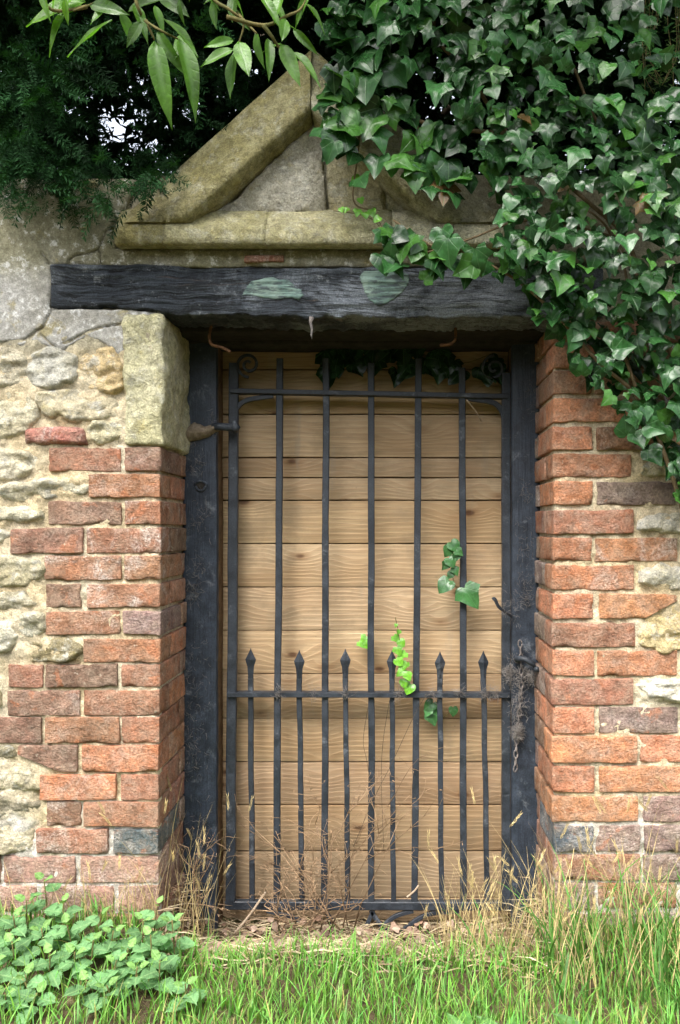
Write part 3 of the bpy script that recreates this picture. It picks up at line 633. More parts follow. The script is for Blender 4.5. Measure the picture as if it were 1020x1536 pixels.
rbox('gap_blocking_panel', W(302, 0, YB).x, W(790, 0, YB).x, YB+.0275, YB+.045, -.3, W(0, 486, YB).z, .003, 3, 2, 3, None, M['brown'], brd)  # added unseen behind the boards to keep sky out of their joints

# ------------------------------------------------------------------ iron gate
YG = .312
gate = thing('iron_gate', 'black wrought iron gate with vertical bars and spear topped dog bars', 'gate', loc=(W(555, 0, YG).x, YG, -.2))
def G(px, py, dy=0): return W(px, py, YG+dy)
def bar(name, pts, w, d, par=None, cyc=None):
    """flat or square section bar along pts (in the gate plane)"""
    P = [Vector(p) for p in pts]; V, Fc = [], []; n = len(P)
    for i, p in enumerate(P):
        t = (P[min(i+1, n-1)]-P[max(i-1, 0)]).normalized(); s = Vector((t.z, 0, -t.x)); yv = Vector((0, 1, 0))
        k = 1+.09*nz(p.x*30, 3, p.z*30); b = .22
        for a, c in ((-1, -1+b), (-1+b, -1), (1-b, -1), (1, -1+b), (1, 1), (-1, 1)): V.append(p+s*(a*w/2*k)+yv*(c*d/2))
    for i in range(n-1):
        for j in range(6): Fc.append((i*6+j, (i+1)*6+j, (i+1)*6+(j+1) % 6, i*6+(j+1) % 6))
    Fc += [tuple(range(6)), tuple(range((n-1)*6, n*6))[::-1]]
    return addo(name, pyd(name, V, Fc, False), M['iron'], par or gate)
def line(a, b, n=30, wob=.0026):
    sd = R.uniform(0, 50); return [a.lerp(b, i/n)+Vector((wob*nz(sd, i*.16, 0), wob*nz(sd, i*.16, 5), 0)) for i in range(n+1)]
pxm = (D+YG)/F
bar('stile', line(G(351, 545), G(346, 1358)), 14*pxm, .020); bar('stile', line(G(759, 560), G(759, 1358)), 13*pxm, .020)
for (a, b, top) in ((420, 415, 538), (489, 487, 538), (557, 557, 545), (628, 622, 538), (693, 696, 552)): bar('bar', line(G(a, top), G(b, 1352)), 9.8*pxm, .016)
for (a, b, t) in ((376, 378, 972), (449, 453, 975), (518, 522, 973), (588, 590, 975), (660, 662, 977), (725, 731, 976)):
    bar_o = bar('dog_bar', line(G(a, 1018), G(b, 1352)), 7.8*pxm, .014)
    sp = []
    prof_s = [(1022, 4.3), (1012, 4.2), (1000, 5), (992, 7.4), (989, 8), (983, 5), (976, 1.6), (972, .3)]
    for (py, hw) in prof_s:
        c = G(a, py+t-972); q = hw*pxm; dd = max(.0012, q*.62)
        sp += [c+Vector((-q, 0, 0)), c+Vector((0, -dd, 0)), c+Vector((q, 0, 0)), c+Vector((0, dd, 0))]
    fc = [(i*4+j, i*4+(j+1) % 4, (i+1)*4+(j+1) % 4, (i+1)*4+j) for i in range(len(prof_s)-1) for j in range(4)]+[(0, 3, 2, 1), (28, 29, 30, 31)]
    addo('spear_point', pyd('spear_point', sp, fc, False), M['iron'], bar_o)
bar('top_rail', line(G(346, 587, -.004), G(760, 595, -.004)), 7.5*pxm, .030)
bar('middle_rail', line(G(342, 1041, -.004), G(764, 1042, -.004)), 7.5*pxm, .034)
bar('bottom_rail', line(G(338, 1357), G(768, 1358)), 13*pxm, .020)
bar('corner_brace', curve([G(351, 632), G(353, 618), G(361, 606), G(376, 599), (G(410, 594))], 6), 7*pxm, .012)
bar('corner_brace', curve([G(757, 650), G(755, 622), G(746, 608), G(732, 602), G(700, 597)], 6), 8*pxm, .012)
def scroll(cx, cy, d):
    pts = []
    for i in range(34):
        t = i/33; a = math.pi*(.5+3.2*t)*d; r = 19*(1-.8*t); pts.append(G(cx+r*math.cos(a), cy+r*math.sin(a)))
    bar('scroll', pts, 4*pxm, .010)
scroll(373, 547, 1); scroll(741, 552, -1)
for pts in ([(488, 1366), (505, 1392), (525, 1408), (545, 1396), (560, 1366)], [(556, 1366), (575, 1392), (600, 1408)], [(620, 1366), (590, 1376), (565, 1400), (550, 1412)], [(400, 1366), (440, 1376), (490, 1400), (520, 1412)], [(690, 1366), (640, 1372), (600, 1398)]): bar('lattice_bar', curve([G(*p) for p in pts], 6), 6*pxm, .010)
# hinge: pin from the post and an eye round the stile
hg = addo('hinge', arrays_mesh('hinge', *tube_arr([W(318, 640, YP-.012), W(332, 640, YP-.012), W(345, 641, YP-.01), W(356, 641, YP-.006)], [.011, .012, .012, .013], 10)), M['iron'], gate)
tube('hinge_eye', [W(352, 633, YP-.006), W(353, 641, YP-.012), W(352, 649, YP-.006)], [.008, .016, .008], M['iron'], hg, 10)
# latch bracket on the right post
bk = thing('latch_hasp', 'cobwebbed curved iron hasp sticking out from the right gate post', 'latch', loc=W(766, 910, YP))
bar('hasp_arm', [Vector(p) for p in curve([W(768, 925, YP-.012), W(758, 918, YP-.03), W(748, 910, YP-.045), W(742, 898, YP-.055), W(739, 900, YP-.06)], 5)], .010, .012, bk)
st = thing('iron_staple', 'round iron staple driven into the right post beside the brickwork', 'staple', loc=W(795, 1000, YP))
tube('staple_pin', [W(775, 990, YP+.01), W(775, 988, YP-.03), W(786, 988, YP-.045), W(800, 996, YP-.045), W(803, 1004, YP-.03), W(806, 1004, .2)], .009, M['iron'], st, 8)
# chain
ch = thing('rusty_chain', 'rusty grey chain wrapped in cobweb hanging on the right post', 'chain', loc=W(780, 985, YP-.02))
lk = [(math.cos(t)*.0065, math.sin(t)*.0125) for t in np.linspace(0, 2*math.pi, 13)]
lm = arrays_mesh('link', *tube_arr([(a, 0, b) for a, b in lk], .0024, 6)); lm.materials.append(M['chain'])
nl = 19
for i in range(nl):
    t = i/(nl-1); p = W(780-4*t+3*math.sin(t*5), 966+186*t, YP-.018)
    o = bpy.data.objects.new('link', lm); LINK(o); o.parent = ch; o.location = p-ch.location
    o.rotation_euler = (R.uniform(-.15, .15), R.uniform(-.2, .2), (math.pi/2 if i % 2 else .25)+R.uniform(-.3, .3))
# rusty hooks under the beam
for pts, lab in (([(318, 484), (314, 505), (318, 517), (332, 521), (346, 528)], 'rusty bent iron hook under the beam above the hinge side'), ([(683, 490), (683, 508), (676, 516), (660, 518)], 'rusty bent iron hook under the beam above the latch side')):
    h = thing('rusty_hook', lab, 'hook', 'rusty hooks under the beam', loc=W(*pts[0], .12))
    tube('hook_wire', curve([W(a, b, .12-.03*i/4) for i, (a, b) in enumerate(pts)], 5), .0045, M['rust'], h, 6)

# ------------------------------------------------------------------ cobwebs
def web(label, spots, n, cat='cobweb', size=.018, loc=None, thick=.0004, dens=1.):
    s = Soup()
    for k in range(n):
        c, rad = R.choice(spots); p = c+Vector((R.gauss(0, rad*.5), R.uniform(-.004, .001), R.gauss(0, rad)))
        d = Vector((R.gauss(0, 1), R.gauss(0, .25), R.gauss(0, 1))).normalized(); pts = [p]
        for i in range(R.randint(2, 5)):
            d = (d+Vector((R.gauss(0, .4), R.gauss(0, .15), R.gauss(0, .4)))).normalized(); pts.append(pts[-1]+d*size*R.uniform(.15, .4))
        t = R.uniform(.5, 1.3)*thick; V, T = tube_arr(pts, [t]*len(pts), 3); s.add(V, T, (.3, .27, .25))
    o = addo('cobweb', s.mesh('cobweb'), M['web'], None, label=label, kind='stuff', cat=cat); return o
pf = lambda px, py, rad, Y=YP-.004: (W(px, py, Y), rad)
web('dusty cobweb tangle along the hinge side post', [pf(291, 1000, .05), pf(288, 1060, .05), pf(286, 1150, .04), pf(296, 860, .03), pf(290, 890, .02), pf(288, 1120, .05), pf(295, 700, .03), pf(292, 1240, .06), pf(300, 780, .03), pf(285, 660, .02), pf(320, 640, .02)], 520)
web('grey cobweb draped round the rusty chain', [pf(778, 1010, .035, YP-.025), pf(777, 1095, .014, YP-.025), pf(776, 1060, .03, YP-.025), pf(762, 1010, .012, YP-.02), pf(796, 1015, .012, YP-.03), pf(777, 1100, .01, YP-.03)], 900, size=.016, thick=.0005)
web('cobweb strands and debris flecks on the latch side post', [pf(788, 740, .02), pf(789, 880, .03), pf(790, 900, .02), pf(770, 910, .03, YP-.01), pf(755, 915, .015, YP-.04), pf(795, 600, .03), pf(787, 820, .04)], 330, size=.014)
web('cobweb trailing along the middle rail of the gate', [(G(a, 1040, -.024), .008) for a in (420, 470, 520, 600, 650, 690, 725, 745, 730, 740)], 320, size=.025, thick=.0004)
def hn(x, z, d): return -.02*(1-(1-min(1, d/.03))**2)-.004*fbm(x*30, 2, z*30)
nest = thing('cobweb_nest', 'brown felted spider nest between the stone jamb and the hinge', 'cobweb', loc=W(295, 655, YP))
sheet('nest_pad', [(278, 640), (290, 632), (306, 640), (322, 634), (330, 642), (312, 656), (292, 660), (282, 662), (272, 660)], YP-.012, .004, hn, m_plain('felted_web', (.17, .13, .09), (.25, .20, .14), 90, 1., .004), nest, .02, .004, .01, .004, 71)

# ------------------------------------------------------------------ foliage templates
def fan_leaf(half, cx=.35, fold=.10, cup=.12, wave=.05, rng=R):
    """leaf from a half outline (x,y): local y = tip, z = up"""
    out = half+[(-x, y) for x, y in half[-2:0:-1]]; n = len(out)
    V, uv = [], []
    def zz(x, y): return fold*abs(x)-cup*(x*x+(y-cx)**2)+wave*math.sin(9*y+6*x)
    ring = [(.55*x, cx+.55*(y-cx)) for x, y in out]
    for x, y in [(0, cx)]+ring+out: V.append((x, y, zz(x, y))); uv.append((x, y))
    T = []
    for i in range(n):
        j = (i+1) % n; T.append((0, 1+j, 1+i)); T += [(1+i, 1+j, 1+n+j), (1+i, 1+n+j, 1+n+i)]
    return np.array(V), np.array([t[::-1] for t in T]), np.array(uv)
ivyA = fan_leaf([(0, .0), (.14, -.13), (.34, -.13), (.45, .02), (.60, .22), (.44, .36), (.34, .50), (.22, .72), (0, 1.0)], .33, .18, .34, .03)
ivyB = fan_leaf([(0, .02), (.20, -.12), (.42, -.05), (.52, .16), (.50, .38), (.40, .56), (.24, .76), (0, .98)], .36, .26, .38, .04)
ivyC = fan_leaf([(0, .0), (.12, -.10), (.38, -.16), (.40, .05), (.66, .30), (.40, .40), (.27, .58), (.16, .80), (0, 1.06)], .33, .12, .42, -.04)
ivyD = fan_leaf([(0, .0), (.16, -.13), (.36, -.08), (.50, .10), (.54, .30), (.38, .48), (.20, .74), (.03, 1.0)], .36, .42, .22, .05)
IVY = [ivyA, ivyB, ivyC, ivyD]
IVM = []
for k, (v, t, uvv) in enumerate(IVY):
    me = arrays_mesh('leaf', v, t, None, uvv); me.materials.append(M['ivy']); IVM.append(me)
def leaf_obj(me, parent, loc, Rm, scale, col, name='leaf'):
    o = bpy.data.objects.new(name, me); LINK(o); o.parent = parent
    o.matrix_local = Matrix.Translation(Vector(loc)-parent.location) @ Matrix(Rm.tolist()).to_4x4() @ Matrix.Scale(scale, 4); o.color = (*col, 1); return o
def inpoly(P, poly):
    P = np.asarray(P, float); ins = np.zeros(len(P), bool); A = np.array(poly, float); B = np.roll(A, -1, 0)
    for a, b in zip(A, B):
        c = ((a[1] > P[:, 1]) != (b[1] > P[:, 1])) & (P[:, 0] < (b[0]-a[0])*(P[:, 1]-a[1])/(b[1]-a[1]+1e-12)+a[0]); ins ^= c
    return ins

# ------------------------------------------------------------------ the big ivy
ivy = thing('ivy_plant', 'large glossy dark green ivy smothering the pediment and right pier', 'ivy', loc=W(1000, 420, 0))
dense = [(555, -60), (1180, -60), (1180, 820), (1022, 772), (1004, 700), (952, 672), (930, 632), (905, 588), (880, 566), (850, 528), (822, 500), (790, 458), (756, 400), (742, 372), (742, 310), (732, 255), (714, 208), (686, 168), (645, 128), (600, 84), (560, 20)]
zones = [(dense, 1950), ([(482, 100), (600, 150), (690, 215), (715, 300), (660, 300), (560, 235), (490, 235)], 40), ([(478, -40), (560, -40), (600, 140), (540, 150), (490, 110)], 46), ([(560, 335), (745, 370), (770, 430), (735, 415), (690, 412), (650, 420), (610, 398), (575, 405)], 26), ([(480, 120), (530, 130), (520, 230), (485, 240)], 14)]
cand = []
for poly, n in zones:
    A = np.array(poly); lo, hi = A.min(0), A.max(0); got = 0
    while got < n:
        Q = lo+RN.random((400, 2))*(hi-lo); Q = Q[inpoly(Q, poly)]
        for q in Q:
            if got >= n: break
            x, y = q
            # thinner on the far right top (yew shows) and where brown stems show
            th = 1.0
            if x > 850 and y < 150: th = .35
            if 880 < x < 1000 and 250 < y < 380: th = .75
            if R.random() > th: continue
            cand.append((x, y, poly is dense)); got += 1
for a in ((622, 268), (566, 246), (598, 243), (682, 292), (663, 258), (590, 400), (650, 395), (620, 368), (700, 402), (716, 388), (540, 270), (520, 130), (585, 130), (545, 62), (690, 96), (712, 150), (735, 230), (700, 185), (640, 205), (570, 205)): cand.append((*a, 2))
leaves = []
for (x, y, dn) in cand:
    dep = R.random()
    base = -.05-.06*smooth(560, 330, y)*(1 if y < 380 else 1)
    if y > 470: base = -.02
    Y = base-(.16*dep if dn is True else .03+.04*dep)-(.05*smooth(700, 950, x)*dep)
    sz = R.choice([R.uniform(.022, .04), R.uniform(.034, .058), R.uniform(.04, .064)]) if dn is True else R.uniform(.045, .078)
    if x < 700 and y < 320: sz *= 1.15
    if R.random() < .25: sz *= .62
    if dn == 2: sz = R.uniform(.055, .072)
    leaves.append((x, y, Y, sz, dep))
leaves.sort(key=lambda q: -(q[3]*(.55+q[4])*(1 if 0 < q[1] < 1536 and q[0] < 1020 else 0)))
rank = {id(q): i for i, q in enumerate(leaves)}
soup = Soup(); grp = {0: [], 1: [], 2: [], 3: []}
def ivy_color(dep, y):
    r = R.random()
    if r < .2: return np.array((.042, .125, .020))*R.uniform(.8, 1.3)      # young
    if r < .206: return np.array((.16, .10, .04))*R.uniform(.5, 1)
    return np.array((.019, .066, .017))*R.uniform(.5, 1.6)
for q in leaves:
    x, y, Y, sz, dep = q
    n = np.array([[R.gauss(0, .55), -1, R.gauss(.5, .5)]]); t = np.array([[R.gauss(0, .55), R.gauss(-.35, .4), -1]])
    if R.random() < .2: t = np.array([[R.gauss(0, 1), -.3, R.gauss(0, .8)]])
    Rm = frames(t, n)[0]; loc = np.array(W(x, y, Y)); loc = loc-Rm[:, 1]*sz*.35; k = R.randrange(4); col = ivy_color(dep, y)
    if rank[id(q)] < 300: leaf_obj(IVM[k], ivy, loc, Rm, sz, col)
    else: grp[k].append((Rm*sz, loc, col))
for k, L in grp.items():
    if L: soup.many(IVY[k][0], IVY[k][1], np.array([a[0] for a in L]), np.array([a[1] for a in L]), np.array([a[2] for a in L]), IVY[k][2])
addo('leaf_mass', soup.mesh('leaf_mass'), M['ivy_s'], ivy, kind='stuff')
def stem(par, pts, r, mat='ivystem', Y=-.05):
    P = curve([W(a, b, Y+R.uniform(-.02, .02)) for a, b in pts], 6); return tube('stem', P, list(np.linspace(r, r*.45, len(P))), M[mat], par, 6)
for pts, r in (([(1040, 820), (1000, 690), (960, 600), (900, 545), (860, 500), (800, 440), (740, 400), (650, 370), (590, 330)], .006), ([(1060, 640), (980, 470), (940, 360), (890, 310), (830, 260), (760, 200)], .008), ([(1100, 500), (1010, 330), (960, 240), (900, 190), (860, 100)], .008), ([(960, 600), (930, 500), (940, 420), (915, 350), (895, 325), (880, 315)], .005), ([(940, 360), (800, 330), (700, 360), (620, 385)], .004), ([(760, 200), (660, 190), (580, 160), (500, 110)], .006), ([(760, 200), (700, 110), (640, 40), (620, -40)], .006), ([(540, 130), (538, 220), (530, 300), (560, 318), (575, 345)], .003), ([(620, 160), (640, 250), (660, 290)], .003), ([(1020, 480), (960, 420), (910, 330)], .005)):
    stem(ivy, pts, r, 'ivystem', -.10 if pts[0][1] > 400 or True else -.05)
# small ivy sprigs on the gate
def sprig(label, stem_pts, lvs, Y, young=False, name='ivy_sprig', shade_mul=1.):
    t = thing(name, label, 'ivy', 'ivy sprigs on the gate', loc=W(*stem_pts[0], Y))
    P = curve([W(a, b, Y) for a, b in stem_pts], 5); tube('stem', P, .0013, M['twig'], t, 5)
    for (x, y, s) in lvs:
        n = np.array([[R.gauss(0, .3), -1, R.gauss(.4, .2)]]); tp = np.array([[R.gauss(0, .6), -.2, -1]]); Rm = frames(tp, n)[0]; sz = s*(D+Y)/F
        col = np.array((.13, .34, .03))*R.uniform(.8, 1.25) if young else np.array((.05, .15, .045))*R.uniform(.6, 1.3)*shade_mul
        leaf_obj(IVM[R.choice([0, 1, 3])], t, np.array(W(x, y, Y-R.uniform(.004, .02)))-Rm[:, 1]*sz*.35, Rm, sz, col)
sprig('dark green ivy sprig with one big pale leaf behind a gate bar', [(687, 815), (682, 850), (680, 870), (690, 890)], [(681, 818, 20), (672, 826, 18), (688, 828, 14), (676, 842, 18), (668, 848, 15), (683, 856, 14), (676, 862, 12), (668, 877, 26), (704, 893, 38), (684, 836, 13)], YG-.02)
sprig('bright lime green ivy shoot climbing beside a spear point', [(593, 926), (598, 950), (602, 985), (608, 1010), (616, 1036)], [(598, 948, 8), (594, 958, 14), (602, 964, 13), (597, 976, 15), (605, 982, 13), (598, 992, 15), (608, 998, 14), (602, 1008, 16), (612, 1014, 14), (606, 1024, 14), (614, 1032, 18), (594, 938, 6)], YG-.022, True)
sprig('tiny lime green ivy leaves by the central gate bar', [(556, 952), (548, 960), (540, 968)], [(546, 958, 13), (541, 966, 11), (548, 968, 12)], YG+.03, True)
sprig('dark ivy leaves poking out under the middle rail', [(640, 1046), (648, 1062), (655, 1080), (680, 1066)], [(645, 1058, 19), (652, 1064, 20), (648, 1076, 22), (680, 1066, 15), (642, 1068, 14)], YG+.02)
sprig('trailing ivy coloured dark for the shadow at the gate top', [(500, 528), (560, 545), (620, 530), (690, 545), (740, 530)], [(R.uniform(490, 745), R.uniform(522, 566), R.uniform(20, 36)) for _ in range(46)], YG+.025, shade_mul=.22)  # leaf colour cut down to paint the shade under the beam
sprig('thin young ivy runner lying on the stone string course', [(500, 316), (540, 322), (562, 332), (575, 350)], [(520, 315, 10), (536, 318, 13), (548, 322, 12), (558, 318, 14), (566, 328, 13), (541, 300, 11), (535, 268, 18), (512, 314, 9)], -.095, True)

# ------------------------------------------------------------------ yew behind the wall
def yew_spray(nn, L=.075, nl=.017, nw=.0022, droop=.35):
    V, T = [], []
    def add(a, b, c, d):
        k = len(V); V.extend([a, b, c, d]); T.extend([(k, k+1, k+2), (k, k+2, k+3)])
    add((-.0009, 0, 0), (.0009, 0, 0), (.0005, L, -droop*L), (-.0005, L, -droop*L))
    for i in range(nn):
        t = (i+.5)/nn; y = L*t; z = -droop*L*t*t; l = nl*(1-.55*t**3)*(.6+.8*min(1, t*5))
        for s in (-1, 1):
            dx, dy = s*math.sin(.95)*l, math.cos(.95)*l; wz = .55*l*math.sin(i*2.4+s); dx *= .75+.3*math.sin(i*3.7+s); dy *= .8+.4*math.sin(i*1.9)
            add((0, y, z), (dx*.5+s*nw*.3, y+dy*.5-nw, z+wz*.5), (dx, y+dy, z+wz-.12*l), (dx*.5-s*nw*.3, y+dy*.5+nw, z+wz*.5))
    return np.array(V), np.array(T)
fine = yew_spray(20); coarse = yew_spray(7, .13, .05, .010); chunk = yew_spray(5, .2, .11, .022)
yew = thing('yew_tree', 'dark yew tree rising behind the wall with sky glinting through its gaps', 'tree', loc=(-.6, 2.2, -.1))
def limbs(name, base, top, r, par, seed, n=7, spread=1.):
    rr = random.Random(seed); s = Soup(); P = curve([base, base.lerp(top, .4)+Vector((rr.gauss(0, .1), rr.gauss(0, .1), 0)), top], 6)
    s.add(*tube_arr(P, list(np.linspace(r, r*.35, len(P))), 8), (.1, .08, .05))
    for i in range(n):
        a = P[int((.3+.65*i/n)*(len(P)-1))]; d = Vector((rr.gauss(0, 1), rr.gauss(-.3, .8), rr.uniform(.1, .8))).normalized()*spread*rr.uniform(.6, 1.2)
        Q = curve([a, a+d*.5+Vector((0, 0, .05)), a+d], 4); s.add(*tube_arr(Q, list(np.linspace(r*.35, r*.08, len(Q))), 6), (.1, .08, .05))
    return addo(name, s.mesh(name), M['bark'], par)
limbs('trunk', Vector((-.6, 2.2, -.1)), Vector((-.5, 2.1, 4.6)), .17, yew, 3, 12, 1.3)
ys = Soup()
def place(tpl, L, col, k_tip, k_n, sc=(.8, 1.3)):
    n = len(L); tip = RN.normal(0, 1, (n, 3))*np.array([.8, .6, .35])+np.array(k_tip); nr = RN.normal(0, .35, (n, 3))+np.array(k_n)
    s = RN.uniform(*sc, n); ys.many(*tpl, frames(tip, nr)*s[:, None, None], L, col)
# sky gap: a lane in the crown with little foliage
def gap_keep(L, strength=1., k=1.):
    s = F/(D+L[:, 1]); px = CX+L[:, 0]*s; py = CZ-(L[:, 2]-ZC)*s
    g = np.exp(-(((px-192)/(58*k))**2+((py-172)/(66*k))**2)**1.3)
    g2 = np.exp(-(((px-850)/26)**2+((py-40)/30)**2))+np.exp(-(((px-995)/18)**2+((py-110)/30)**2))+.8*np.exp(-(((px-560)/14)**2+((py-8)/16)**2))
    return RN.random(len(L)) > np.clip(strength*(g+.7*g2), 0, .99)
def vol(n, x, y, z): return np.stack([RN.uniform(*x, n), RN.uniform(*y, n), RN.uniform(*z, n)], 1)
def ycol(n, base, v=.4): return np.array(base)[None]*RN.uniform(1-v, 1+v, (n, 1))
L = vol(4600, (-2.6, 2.4), (1.0, 3.6), (.6, 4.6)); L = L[gap_keep(L, .93, 1.1)]; place(chunk, L, ycol(len(L), (.007, .02, .009)), (0, -.5, -.25), (0, 0, 1), (.8, 1.4))  # inner layers darkest: deep shade is put into the needle colour
L = vol(3600, (-2.1, 1.9), (.55, 1.3), (1.5, 3.3)); L = L[gap_keep(L, .84, .95)]; place(coarse, L, ycol(len(L), (.008, .025, .011)), (0, -.7, -.3), (0, -.2, 1), (.8, 1.3))
L = vol(2600, (-1.75, -.05), (.1, .75), (1.97, 2.9)); L = L[gap_keep(L, .66)]; place(fine, L, ycol(len(L), (.011, .038, .013)), (0, -.8, -.45), (0, -.3, 1), (.8, 1.35))
L = vol(420, (.45, 1.5), (.2, .7), (2.0, 2.9)); L = L[gap_keep(L, .9)]; place(fine, L, ycol(len(L), (.012, .038, .016)), (0, -.6, -.6), (0, -.3, 1), (.8, 1.3))
# fronds that droop over the wall top at the left
fr = []
for (x, y, r, n) in ((60, 150, 60, 50), (30, 200, 45, 40), (110, 245, 40, 34), (60, 265, 30, 24), (140, 285, 22, 16), (90, 110, 60, 36), (250, 110, 70, 26), (20, 100, 50, 34), (150, 300, 16, 8), (40, 60, 80, 60), (150, 60, 80, 50), (260, 60, 80, 50), (30, 240, 40, 36), (100, 262, 50, 26), (15, 262, 30, 20), (215, 246, 60, 40), (160, 262, 40, 30), (250, 262, 30, 18), (60, 285, 40, 20)):
    for _ in range(n): fr.append(tuple(W(R.gauss(x, r*.5), R.gauss(y, r*.5), R.uniform(-.2, .1))))
fr = np.array(fr); fr = fr[gap_keep(fr, .98)]; place(fine, fr, ycol(len(fr), (.017, .056, .018), .7), (.1, -.6, -.4), (0, -.5, 1), (.55, 1.3))
# canopy extended unseen above the view to shade the wall top
L = vol(2600, (-2.3, 2.2), (-.35, .9), (2.72, 3.4)); place(coarse, L, ycol(len(L), (.010, .03, .013)), (0, -.5, -.2), (0, 0, 1), (1., 1.7))
addo('crown', ys.mesh('crown', False), M['yew'], yew, kind='stuff')
# dangling twigs of the yew at the upper right
tw = Soup()
for k in range(9):
    x = R.uniform(950, 1030); P = [W(x, -30, -.02), W(x+R.uniform(-8, 8), 30, -.03), W(x+R.uniform(-18, 10), R.uniform(70, 100), -.04), W(x+R.uniform(-25, 10), R.uniform(115, 150), -.05)]
    P = curve(P, 6); tw.add(*tube_arr(P, .0011, 4), (.16, .13, .06))
    for p in P[2:]:
        for s in range(3):
            d = Vector((R.gauss(0, 1), R.gauss(0, .5), R.uniform(-.6, .8))).normalized()*.016; a = d.cross(Vector((0, 1, 0))).normalized()*.0011
            tw.add([p, p+d*.5+a, p+d, p+d*.5-a], [(0, 1, 2), (0, 2, 3)], (.07, .13, .035))
addo('hanging_twigs', tw.mesh('hanging_twigs', False), M['yew'], yew, kind='stuff')

# ------------------------------------------------------------------ broadleaf tree whose branch hangs in at the top left
def blade_leaf(w=.42, fold=.22, curl=-.28):
    V, uv, T = [], [], []; n = 9
    for i in range(n+1):
        t = i/n; hw = w*.5*(math.sin(math.pi*t**.8)**.8)*(1-.25*t) if 0 < t < 1 else .004
        if t > .86: hw *= .75
        for s in (-1, -.5, 0, .5, 1): V.append((s*hw, t, fold*abs(s)*hw+curl*t*t+.012*math.sin(11*t+3*s))); uv.append((s*hw, t))
    for i in range(n):
        for j in range(4): a = i*5+j; T += [(a, a+1, a+6), (a, a+6, a+5)]
    return np.array(V), np.array(T), np.array(uv)
BLT = [blade_leaf(.36, .35, -.16), blade_leaf(.28, .6, -.34), blade_leaf(.44, .22, -.08)]; BLM = []
for v, t, uvv in BLT:
    me = arrays_mesh('leaf', v, t, None, uvv); me.materials.append(M['broad']); BLM.append(me)
bt = thing('broadleaf_tree', 'broadleaf tree with a branch of large oval green leaves hanging in above the wall', 'tree', loc=(-1.75, -.55, -.1))
limbs('trunk', Vector((-1.75, -.55, -.15)), Vector((-1.6, -.6, 3.5)), .09, bt, 9, 8, .9)
YT = -.5
tube('branch', curve([(-1.66, -.58, 2.15), (-1.2, -.55, 2.28), W(40, -70, YT), W(220, -55, YT), W(380, -60, YT), W(520, -40, YT)], 6), list(np.linspace(.022, .007, 31)), M['twig'], bt, 8)
for pts in ([(30, -75), (70, 10), (125, 10), (150, 0)], [(190, -60), (205, 5), (218, 30), (240, 45), (270, 60)], [(300, -60), (318, -5), (345, 15), (365, 35), (358, 66)], [(340, 25), (395, 38), (430, 24), (455, 8), (475, -50)], [(395, 38), (408, 55), (420, 72), (440, 82)], [(218, 30), (232, 60)], [(130, 10), (110, 16)], [(355, 20), (385, 50)]):
    P = curve([W(a, b, YT+R.uniform(-.02, .02)) for a, b in pts], 6); tube('twig', P, list(np.linspace(.0045, .0018, len(P))), M['twig'], bt, 6)
bl = [(128, 2, 38, 24, 0), (108, 12, 60, 60, 1), (168, 30, 100, 76, 2), (135, 8, 185, 14, 0), (182, 18, 200, 64, 2), (192, 18, 238, -8, 0), (212, 32, 190, 68, 2), (232, 62, 248, 162, 1), (236, 48, 270, 104, 1), (232, 8, 246, 46, 0), (268, 58, 304, 150, 1), (246, 28, 298, 72, 0), (320, -2, 322, 40, 2), (342, 12, 372, 40, 0), (350, 60, 310, 66, 0), (350, 74, 302, 92, 0), (352, 78, 342, 142, 2), (358, 62, 372, 108, 2), (384, 48, 391, 99, 0), (402, 58, 408, 104, 1), (422, 66, 448, 120, 0), (436, 78, 482, 108, 1), (440, 44, 472, 76, 1), (455, 4, 492, 34, 1), (428, 28, 424, 58, 2), (392, -4, 420, 26, 1), (422, 66, 392, 76, 2), (348, -8, 368, 22, 0), (205, 0, 160, -30, 0), (240, -10, 280, 20, 2), (300, -20, 330, 10, 0), (410, 30, 448, 40, 0), (465, -10, 440, 30, 1), (280, 50, 262, 84, 2)]+[(R.uniform(10, 480), R.uniform(-40, 20), 0, 0, 9) for _ in range(18)]
for (a, b, c, d, k) in bl:
    if k == 9: c, d, k = a+R.uniform(-34, 34), b+R.uniform(10, 42), R.randrange(3)
    Y0 = YT+R.uniform(-.06, .05); p0 = W(a, b, Y0); p1 = W(c, d, Y0+R.uniform(-.03, .03)); t = p1-p0; Ln = t.length*1.06
    Rm = frames(np.array([tuple(t)]), np.array([[R.gauss(0, .5), -1, .5+R.gauss(0, .4)]]))[0]
    leaf_obj(BLM[k], bt, p0, Rm, Ln, np.array((.075, .17, .022))*R.uniform(.6, 1.35) if a > 130 else np.array((.12, .27, .02))*R.uniform(.9, 1.2))  # leftmost leaves coloured brighter, as if light shone through them
cs = Soup(); n = 2600  # unseen crown spread above the view to shade the wall top
L = vol(n, (-2.7, 2.3), (-.95, .2), (2.66, 3.4)); k3 = BLT[0]
cs.many(k3[0], k3[1], frames(RN.normal(0, 1, (n, 3))+np.array([0, -.3, -.5]), RN.normal(0, .4, (n, 3))+np.array([0, 0, 1]))*RN.uniform(.09, .16, n)[:, None, None], L, ycol(n, (.06, .15, .03)), k3[2])
addo('crown', cs.mesh('crown'), M['broad_s'], bt, kind='stuff')

